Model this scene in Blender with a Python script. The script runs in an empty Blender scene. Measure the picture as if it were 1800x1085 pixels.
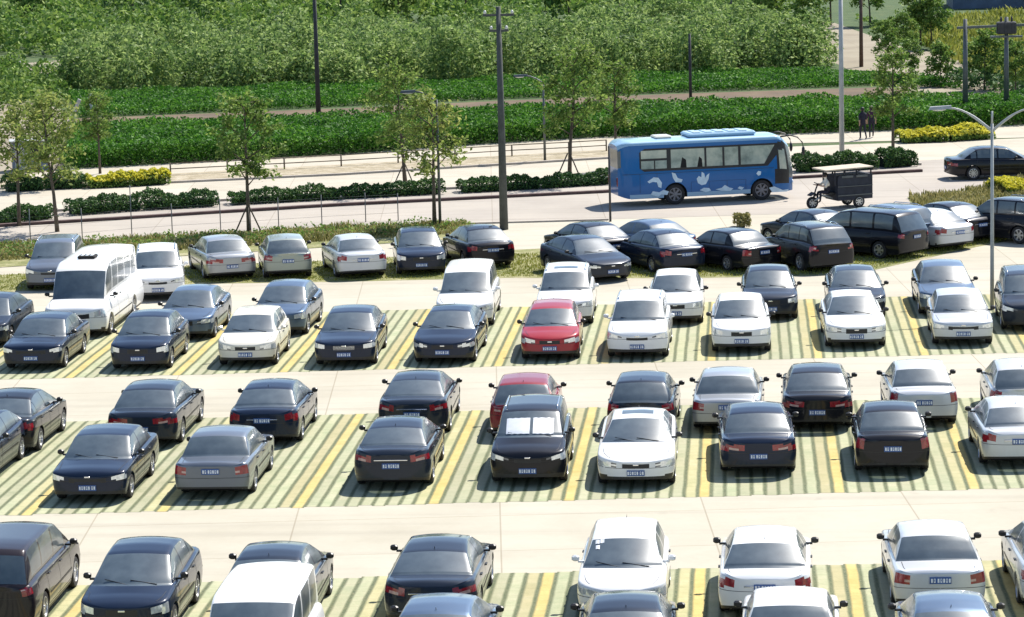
import bpy, bmesh, math, random
import numpy as np
from mathutils import Vector, Matrix
random.seed(7); rng = np.random.default_rng(7)
R = math.radians
scene = bpy.context.scene

# ---------------------------------------------------------------- camera, sky, sun, exposure
CF, PITCH, YAW, ROLL, CAM_H = 5141.54, 0.153147, -0.080329, -0.025554, 15.5687
cam_data = bpy.data.cameras.new('camera'); cam = bpy.data.objects.new('camera', cam_data)
scene.collection.objects.link(cam); scene.camera = cam
cam_data.sensor_width = 36.0; cam_data.lens = 36.0*CF/1800.0
cam_data.clip_start = 0.5; cam_data.clip_end = 3000
_F = Vector((math.sin(YAW)*math.cos(PITCH), math.cos(YAW)*math.cos(PITCH), -math.sin(PITCH)))
_R0 = Vector((math.cos(YAW), -math.sin(YAW), 0)); _U0 = _R0.cross(_F)
_c, _s = math.cos(ROLL), math.sin(ROLL)
_R = _c*_R0 + _s*_U0; _U = -_s*_R0 + _c*_U0
cam.matrix_world = Matrix(((_R.x,_U.x,-_F.x,0),(_R.y,_U.y,-_F.y,0),(_R.z,_U.z,-_F.z,CAM_H),(0,0,0,1)))
SUN_AZ, SUN_EL = 33.0, 54.0                     # azimuth from +Y towards +X
world = bpy.data.worlds.new('World'); scene.world = world; world.use_nodes = True
wn = world.node_tree; bg = wn.nodes['Background']
sky = wn.nodes.new('ShaderNodeTexSky'); sky.sky_type = 'NISHITA'; sky.sun_disc = False
sky.sun_elevation = R(SUN_EL); sky.sun_rotation = R(SUN_AZ); sky.air_density = 1.0; sky.dust_density = 0.6; sky.ozone_density = 2.0
wn.links.new(sky.outputs[0], bg.inputs[0]); bg.inputs[1].default_value = 0.10
sun_d = bpy.data.lights.new('sun', 'SUN'); sun_d.energy = 4.6; sun_d.angle = R(0.55); sun_d.color = (1.0, .95, .87)
sun = bpy.data.objects.new('sun', sun_d); scene.collection.objects.link(sun)
sv = Vector((math.sin(R(SUN_AZ))*math.cos(R(SUN_EL)), math.cos(R(SUN_AZ))*math.cos(R(SUN_EL)), math.sin(R(SUN_EL))))
sun.rotation_euler = sv.to_track_quat('Z', 'Y').to_euler()
scene.view_settings.view_transform = 'Standard'; scene.view_settings.look = 'None'
scene.view_settings.exposure = 0.80; scene.view_settings.gamma = 1.0
scene.render.engine = 'CYCLES'

def G(px, py, z=0.0):
    """ground point seen at a place of the 1800 x 1085 survey picture"""
    d = _F + _R*((px-900)/CF) - _U*((py-542.5)/CF)
    t = (z-CAM_H)/d.z
    return Vector((d.x*t, d.y*t, z))

# ---------------------------------------------------------------- helpers
col = scene.collection
def link(name, me, mat=None, parent=None):
    o = bpy.data.objects.new(name, me); col.objects.link(o)
    if mat is not None:
        for m in (mat if isinstance(mat, (list, tuple)) else [mat]): me.materials.append(m)
    if parent is not None: o.parent = parent
    return o
def tag(o, label=None, cat=None, group=None, kind=None):
    if label: o['label'] = label
    if cat: o['category'] = cat
    if group: o['group'] = group
    if kind: o['kind'] = kind
    return o
def empty(name, loc, rz=0.0):
    o = bpy.data.objects.new(name, None); col.objects.link(o); o.location = loc; o.rotation_euler = (0,0,rz)
    o.empty_display_size = .3
    return o
def copy_tree(o, parent=None):
    kids = list(KIDS.get(o.name, [])) 
    c = o.copy(); col.objects.link(c); c.parent = parent
    KIDS[c.name] = []
    for ch in kids:
        k = copy_tree(ch, c); KIDS[c.name].append(k)
    return c
KIDS = {}
def part(name, me, mat, parent):
    o = link(name, me, mat, parent); KIDS.setdefault(parent.name, []).append(o); KIDS.setdefault(o.name, [])
    return o

class MB:
    """collects shapes into one mesh"""
    def __init__(s): s.v = []; s.f = []; s.m = []; s.smooth = []
    def add(s, vs, fs, mi=0, sm=False):
        b = len(s.v); s.v += [tuple(v) for v in vs]
        for f in fs: s.f.append(tuple(b+i for i in f)); s.m.append(mi); s.smooth.append(sm)
    def box(s, x0, x1, y0, y1, z0, z1, mi=0, mat=None, bev=0.0):
        if bev > 0:
            b = bev
            vs = []
            for z, k in ((z0, b), (z0+b, 0), (z1-b, 0), (z1, b)):
                X0, X1, Y0, Y1 = x0+k, x1-k, y0+k, y1-k; c = b
                vs += [(X0+c,Y0,z),(X1-c,Y0,z),(X1,Y0+c,z),(X1,Y1-c,z),(X1-c,Y1,z),(X0+c,Y1,z),(X0,Y1-c,z),(X0,Y0+c,z)]
            fs = [tuple(range(7,-1,-1)), tuple(range(24,32))]
            for r in range(3):
                for i in range(8):
                    j = (i+1) % 8; fs.append((r*8+i, r*8+j, r*8+8+j, r*8+8+i))
        else:
            vs = [(x0,y0,z0),(x1,y0,z0),(x1,y1,z0),(x0,y1,z0),(x0,y0,z1),(x1,y0,z1),(x1,y1,z1),(x0,y1,z1)]
            fs = [(3,2,1,0),(4,5,6,7),(0,1,5,4),(1,2,6,5),(2,3,7,6),(3,0,4,7)]
        if mat is not None: vs = [mat @ Vector(v) for v in vs]
        s.add(vs, fs, mi)
    def tube(s, pts, rad, n=8, mi=0, caps=True):
        pts = [Vector(p) for p in pts]; rads = rad if isinstance(rad, (list, tuple)) else [rad]*len(pts)
        vs = []
        for i, p in enumerate(pts):
            d = (pts[min(i+1, len(pts)-1)] - pts[max(i-1, 0)]).normalized()
            a = d.orthogonal().normalized() if abs(d.z) < .9 else Vector((1,0,0)) - d*d.x
            a.normalize(); b = d.cross(a)
            for k in range(n):
                t = 2*math.pi*k/n; vs.append(p + (a*math.cos(t) + b*math.sin(t))*rads[i])
        fs = []
        for i in range(len(pts)-1):
            for k in range(n):
                j = (k+1) % n; fs.append((i*n+k, i*n+j, (i+1)*n+j, (i+1)*n+k))
        if caps: fs.append(tuple(range(n-1,-1,-1))); fs.append(tuple(range((len(pts)-1)*n, len(pts)*n)))
        s.add(vs, fs, mi, True)
    def lathe_y(s, prof, c, n=20, mi=0):
        """prof: (radius, y) pairs about the y axis through c"""
        vs = []; m = len(prof)
        for k in range(n):
            t = 2*math.pi*k/n
            for r, y in prof: vs.append((c[0]+r*math.cos(t), c[1]+y, c[2]+r*math.sin(t)))
        fs = []
        for k in range(n):
            j = (k+1) % n
            for i in range(m-1): fs.append((k*m+i, k*m+i+1, j*m+i+1, j*m+i))
        s.add(vs, fs, mi, True)
    def poly(s, pts, mi=0): s.add(pts, [tuple(range(len(pts)))], mi)
    def prism(s, pts, off, mi=0):
        n = len(pts); a = [Vector(p) for p in pts]; b = [p + Vector(off) for p in a]
        s.add(a+b, [tuple(range(n-1,-1,-1)), tuple(range(n, 2*n))] + [(i, (i+1)%n, n+(i+1)%n, n+i) for i in range(n)], mi)
    def ball(s, c, r, mi=0, n=12, sq=(1,1,1), m=8):
        vs = []; 
        for i in range(m+1):
            a = math.pi*i/m
            for k in range(n):
                t = 2*math.pi*k/n
                vs.append((c[0]+r*sq[0]*math.sin(a)*math.cos(t), c[1]+r*sq[1]*math.sin(a)*math.sin(t), c[2]+r*sq[2]*math.cos(a)))
        fs = [(i*n+k, i*n+n+k, i*n+n+(k+1)%n, i*n+(k+1)%n) for i in range(m) for k in range(n)]
        s.add(vs, fs, mi, True)
    def mesh(s, name, angle=None):
        me = bpy.data.meshes.new(name); me.from_pydata(s.v, [], s.f)
        me.polygons.foreach_set('material_index', s.m); me.polygons.foreach_set('use_smooth', s.smooth)
        bm = bmesh.new(); bm.from_mesh(me); bmesh.ops.remove_doubles(bm, verts=bm.verts, dist=.0004)
        bmesh.ops.recalc_face_normals(bm, faces=bm.faces); bm.to_mesh(me); bm.free()
        if angle: 
            me.shade_smooth(); me.set_sharp_from_angle(angle=R(angle))
        me.update(); return me
    def build(s, name, mat, parent=None, angle=None):
        me = s.mesh(name, angle)
        return part(name, me, mat, parent) if parent is not None else link(name, me, mat)

# ---------------------------------------------------------------- materials
def newmat(name):
    m = bpy.data.materials.new(name); m.use_nodes = True
    nt = m.node_tree; return m, nt, nt.nodes['Principled BSDF']
def N(nt, kind, **kw):
    n = nt.nodes.new(kind)
    for k, v in kw.items(): setattr(n, k, v)
    return n
def noise(nt, scale, detail=3, co=None, rough=.55):
    n = N(nt, 'ShaderNodeTexNoise'); n.inputs['Scale'].default_value = scale; n.inputs['Detail'].default_value = detail
    n.inputs['Roughness'].default_value = rough
    if co is not None: nt.links.new(co, n.inputs['Vector'])
    return n.outputs['Fac']
def ramp(nt, fac, stops):
    r = N(nt, 'ShaderNodeValToRGB'); e = r.color_ramp.elements
    while len(e) < len(stops): e.new(.5)
    for el, (p, c) in zip(e, stops): el.position = p; el.color = (*c, 1) if len(c) == 3 else c
    nt.links.new(fac, r.inputs[0]); return r.outputs[0]
def mix(nt, fac, a, b, mode='MIX'):
    m = N(nt, 'ShaderNodeMix', data_type='RGBA', blend_type=mode)
    for sock, v in ((m.inputs[0], fac), (m.inputs[6], a), (m.inputs[7], b)):
        if hasattr(v, 'links') or hasattr(v, 'is_linked'): nt.links.new(v, sock)
        else: sock.default_value = v if not isinstance(v, tuple) else ((*v, 1) if len(v) == 3 else v)
    return m.outputs[2]
def mathn(nt, op, a, b=None, clamp=False):
    m = N(nt, 'ShaderNodeMath', operation=op); m.use_clamp = clamp
    for i, v in enumerate((a, b)):
        if v is None: continue
        if hasattr(v, 'is_linked'): nt.links.new(v, m.inputs[i])
        else: m.inputs[i].default_value = v
    return m.outputs[0]
def objco(nt): return N(nt, 'ShaderNodeTexCoord').outputs['Object']
def bump(nt, h, b, strength=.3, dist=.02):
    bn = N(nt, 'ShaderNodeBump'); bn.inputs['Strength'].default_value = strength; bn.inputs['Distance'].default_value = dist
    nt.links.new(h, bn.inputs['Height']); nt.links.new(bn.outputs[0], b.inputs['Normal'])
def plain(name, c, rough=.6, metal=0.0, var=.15, scale=6.0, coat=0.0):
    m, nt, b = newmat(name); co = objco(nt)
    f = noise(nt, scale, 4, co)
    lo = tuple(x*(1-var) for x in c); hi = tuple(min(1, x*(1+var)) for x in c)
    nt.links.new(ramp(nt, f, [(.3, lo), (.7, hi)]), b.inputs['Base Color'])
    b.inputs['Roughness'].default_value = rough; b.inputs['Metallic'].default_value = metal
    if coat: b.inputs['Coat Weight'].default_value = coat; b.inputs['Coat Roughness'].default_value = .08
    return m
def paint(name, c, metal=.0, rough=.32, dirt=.18):
    m, nt, b = newmat(name); co = objco(nt)
    if max(c) < .15: dirt = .05
    f = noise(nt, 2.3, 5, co, .6); f2 = noise(nt, 23., 3, co)
    # a thin film of road dust with a shape of its own, thicker near the sills
    sx = N(nt, 'ShaderNodeSeparateXYZ'); nt.links.new(co, sx.inputs[0])
    low = mathn(nt, 'MULTIPLY_ADD', sx.outputs[2], -1.6); nt.nodes[-1].inputs[2].default_value = 1.05
    low = mathn(nt, 'MAXIMUM', low, 0.0)
    d = mathn(nt, 'MULTIPLY', mathn(nt, 'ADD', mathn(nt, 'MULTIPLY', f, dirt), mathn(nt, 'MULTIPLY', low, .10 if max(c) > .15 else .04)), mathn(nt, 'ADD', f2, .45), True)
    dust = (.17, .155, .13) if max(c) > .15 else (.10, .095, .09)
    nt.links.new(mix(nt, d, c, dust), b.inputs['Base Color'])
    b.inputs['Metallic'].default_value = metal
    nt.links.new(mathn(nt, 'ADD', mathn(nt, 'MULTIPLY', d, .5), rough), b.inputs['Roughness'])
    b.inputs['Coat Weight'].default_value = 1.0; b.inputs['Coat IOR'].default_value = 1.32; b.inputs['Specular IOR Level'].default_value = .2 if max(c) > .3 else .10
    nt.links.new(mathn(nt, 'ADD', mathn(nt, 'MULTIPLY', d, .5), .05), b.inputs['Coat Roughness'])
    return m
PAINT = {
 'navy': paint('navy_paint', (.008,.017,.040), .10), 'black': paint('black_paint', (.006,.007,.012), .1),
 'dark_grey': paint('dark_grey_paint', (.016,.024,.040), .15), 'blue_grey': paint('blue_grey_paint', (.09,.14,.22), .5),
 'silver_grey': paint('silver_grey_paint', (.15,.175,.215), .5), 'silver': paint('silver_paint', (.40,.42,.44), .55),
 'silver_green': paint('pale_green_silver_paint', (.36,.40,.36), .5), 'white_silver': paint('pearl_paint', (.62,.64,.66), .25),
 'white': paint('white_paint', (.80,.80,.79), 0, .35, .08), 'cream_white': paint('cream_paint', (.74,.70,.60), 0, .35, .12),
 'red': paint('red_paint', (.36,.012,.026), .05), 'dull_red': paint('dull_red_paint', (.26,.020,.030), .05), 'maroon_black': paint('brown_grey_paint', (.022,.017,.022), .15),
}
M = {}
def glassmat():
    m, nt, b = newmat('sky_tinted_glass'); co = objco(nt)
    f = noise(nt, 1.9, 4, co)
    nt.links.new(ramp(nt, f, [(.35, (.07,.10,.125)), (.7, (.13,.17,.195))]), b.inputs['Base Color'])  # blue-grey base: sky reflection painted into the colour, along with a dust film
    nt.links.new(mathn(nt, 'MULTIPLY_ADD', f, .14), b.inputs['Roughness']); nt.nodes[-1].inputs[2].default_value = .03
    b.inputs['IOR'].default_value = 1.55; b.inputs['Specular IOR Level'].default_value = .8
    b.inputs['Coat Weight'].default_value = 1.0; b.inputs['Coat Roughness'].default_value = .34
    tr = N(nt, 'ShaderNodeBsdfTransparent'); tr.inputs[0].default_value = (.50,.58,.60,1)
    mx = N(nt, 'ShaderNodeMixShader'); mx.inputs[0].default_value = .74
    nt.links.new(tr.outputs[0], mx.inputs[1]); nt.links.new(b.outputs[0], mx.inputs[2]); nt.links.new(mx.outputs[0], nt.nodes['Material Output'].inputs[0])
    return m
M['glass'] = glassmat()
M['seat'] = plain('car_seat_cloth', (.10,.10,.11), .9, 0, .3, 5)
M['seat_tan'] = plain('tan_seat_cloth', (.30,.26,.20), .9, 0, .2, 5)
M['trim'] = plain('black_trim', (.012,.012,.014), .45, 0, .3)
M['tyre'] = plain('tyre_rubber', (.022,.021,.022), .85, 0, .3)
M['rim'] = plain('wheel_alloy', (.52,.53,.55), .35, .8, .1)
M['lamp'] = plain('headlamp_lens', (.80,.83,.86), .10, .45, .2, 14, 1.0)
M['red'] = plain('tail_lamp_lens', (.26,.008,.016), .22, 0, .35, 12, 1.0)
M['plate_blue'] = plain('blue_number_plate', (.03,.09,.28), .4, 0, .2)
M['plate_white'] = plain('plate_lettering', (.8,.82,.84), .4, 0, .05)
M['under'] = plain('underbody', (.010,.010,.010), .9)
M['chrome'] = plain('chrome', (.7,.72,.74), .15, .95, .08)
M['shade'] = plain('sunshade_foil', (.86,.87,.88), .35, .25, .06)
# every kind of vehicle: metres, x runs from the nose (0) to the tail (L)
TYPES = {
 'sedan': dict(L=4.6, W=1.78, H=1.46, wr=.31, xw=(.88, 3.53), yt=.665,
   deck=[(0,.70),(.1,.74),(.35,.80),(1.2,.93),(2.6,.96),(3.75,1.0),(4.42,.99),(4.6,.90)],
   roof=[(1.2,.0),(2.02,1.40),(2.5,1.46),(2.9,1.455),(3.3,1.39),(4.0,.0)], win=[(1.55,2.42),(2.5,3.38),(3.42,3.66)],
   seams=(1.5,2.46,3.42), nose=.55, tail=.48, hl=(.57,.70,.50,.50), tl=(.72,.90,.60,.40), grille=(.53,.66,.32), plate_z=.74),
 'coupe_sedan': dict(L=4.85, W=1.84, H=1.45, wr=.33, xw=(.92, 3.75), yt=.65,
   deck=[(0,.68),(.1,.72),(.35,.79),(1.35,.94),(2.6,.97),(4.0,1.03),(4.7,1.02),(4.85,.93)],
   roof=[(1.35,.0),(2.2,1.39),(2.7,1.45),(3.05,1.44),(3.5,1.37),(4.25,.0)], win=[(1.75,2.6),(2.68,3.6),(3.64,3.86)],
   seams=(1.65,2.64,3.6), nose=.64, tail=.55, hl=(.56,.68,.48,.55), tl=(.76,.90,.55,.45), grille=(.53,.655,.34), gsplit=.04, plate_z=.66),
 'boxy_sedan': dict(L=4.55, W=1.70, H=1.42, wr=.30, xw=(.82, 3.42), yt=.73,
   deck=[(0,.66),(.06,.76),(.3,.82),(1.25,.90),(2.6,.92),(3.6,.95),(4.45,.93),(4.55,.86)],
   roof=[(1.25,.0),(1.95,1.37),(2.4,1.42),(2.95,1.42),(3.25,1.37),(3.75,.0)], win=[(1.55,2.32),(2.4,3.2)],
   seams=(1.5,2.36,3.26), nose=.28, tail=.25, hl=(.60,.73,.56,.25), tl=(.64,.86,.66,.20), grille=(.56,.72,.50), plate_z=.74),
 'hatchback': dict(L=4.05, W=1.70, H=1.50, wr=.30, xw=(.80, 3.25), yt=.69,
   deck=[(0,.70),(.1,.76),(.35,.84),(1.05,.96),(2.4,.97),(3.3,1.0),(3.85,.98),(4.05,.90)],
   roof=[(1.05,.0),(1.85,1.42),(2.3,1.50),(2.9,1.49),(3.4,1.43),(3.92,.0)], win=[(1.4,2.25),(2.33,3.05),(3.1,3.42)],
   seams=(1.35,2.29,3.08), nose=.50, tail=.36, hl=(.58,.72,.50,.46), tl=(.74,.94,.66,.26), grille=(.54,.66,.32), plate_z=.70),
 'suv': dict(L=4.45, W=1.82, H=1.68, wr=.35, xw=(.88, 3.50), yt=.76,
   deck=[(0,.72),(.08,.84),(.35,.92),(1.15,1.06),(2.4,1.08),(3.6,1.12),(4.3,1.08),(4.45,.98)],
   roof=[(1.15,.0),(1.9,1.60),(2.3,1.67),(3.3,1.68),(3.85,1.62),(4.35,.0)], win=[(1.5,2.35),(2.43,3.2),(3.28,3.85)],
   seams=(1.42,2.39,3.24), nose=.38, tail=.22, hl=(.68,.84,.50,.40), tl=(.85,1.06,.68,.22), grille=(.62,.78,.36), plate_z=.82),
 'minivan': dict(L=5.1, W=1.88, H=1.76, wr=.34, xw=(.95, 4.0), yt=.78,
   deck=[(0,.66),(.1,.78),(.35,.88),(1.05,1.05),(2.6,1.07),(4.2,1.08),(4.95,1.04),(5.1,.95)],
   roof=[(1.05,.0),(2.0,1.66),(2.5,1.75),(3.9,1.76),(4.6,1.70),(4.98,.0)], win=[(1.5,2.5),(2.6,3.6),(3.7,4.55)],
   seams=(1.5,2.55,3.65), nose=.48, tail=.22, hl=(.62,.76,.50,.42), tl=(.85,1.08,.68,.2), grille=(.54,.66,.36), plate_z=.85),
 'box_van': dict(L=4.3, W=1.84, H=1.98, wr=.32, xw=(.72, 3.35), yt=.84,
   deck=[(0,.80),(.05,.98),(.2,1.06),(.5,1.12),(2.4,1.12),(3.8,1.12),(4.2,1.10),(4.3,1.0)],
   roof=[(.35,.0),(1.30,1.88),(1.6,1.96),(3.3,1.98),(3.95,1.94),(4.25,.0)], win=[(.85,1.75),(1.85,2.8),(2.9,3.8)],
   seams=(.8,1.8,2.85), nose=.25, tail=.14, hl=(.70,.90,.56,.22), tl=(.80,1.15,.66,.14), grille=(.62,.76,.42), plate_z=.62),
 'minibus': dict(L=6.9, W=2.02, H=2.38, wr=.35, xw=(.95, 4.9), yt=.84,
   deck=[(0,.82),(.08,.98),(.3,1.06),(1.0,1.22),(2.4,1.24),(4.8,1.24),(6.75,1.22),(6.9,1.1)],
   roof=[(.95,.0),(1.6,2.12),(2.1,2.32),(5.4,2.38),(6.4,2.32),(6.82,.0)], win=[(1.3,2.2),(2.3,3.2),(3.3,4.3),(4.4,5.4),(5.5,6.3)],
   seams=(1.25,2.25,3.9), nose=.30, tail=.16, hl=(.72,.92,.56,.25), tl=(.85,1.2,.7,.14), grille=(.66,.84,.5), plate_z=.62),
}
TYPES['tall_sedan'] = dict(TYPES['sedan'], L=4.38, H=1.52, W=1.74, xw=(.84, 3.38), yt=.70,
   deck=[(0,.74),(.1,.80),(.35,.86),(1.12,.96),(2.5,.98),(3.7,1.03),(4.2,1.02),(4.38,.92)],
   roof=[(1.12,.0),(1.90,1.45),(2.35,1.52),(2.85,1.51),(3.2,1.45),(3.82,.0)], win=[(1.45,2.30),(2.38,3.22),(3.27,3.5)],
   seams=(1.4,2.34,3.26), nose=.46, tail=.38, hl=(.60,.80,.60,.36), tl=(.70,.97,.74,.30), grille=(.58,.72,.26), plate_z=.72)
TYPES['long_sedan'] = dict(TYPES['coupe_sedan'], L=4.95, W=1.86, H=1.47, xw=(.90, 3.82), yt=.70,
   deck=[(0,.72),(.08,.78),(.35,.83),(1.4,.93),(2.7,.95),(4.1,1.00),(4.8,.98),(4.95,.88)],
   roof=[(1.4,.0),(2.2,1.41),(2.65,1.47),(3.2,1.47),(3.6,1.41),(4.25,.0)], win=[(1.75,2.6),(2.68,3.6),(3.66,3.92)],
   seams=(1.65,2.64,3.62), nose=.42, tail=.40, hl=(.62,.75,.60,.40), tl=(.70,.84,.40,.40), grille=(.56,.72,.40), gsplit=-1, plate_z=.56)
for k_, w_ in (('sedan',1.09),('tall_sedan',1.09),('long_sedan',1.05),('coupe_sedan',1.07),('boxy_sedan',1.13),('hatchback',1.10),('suv',1.07),('minivan',1.05),('box_van',1.05),('minibus',1.09)):
    TYPES[k_]['W'] *= w_
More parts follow.
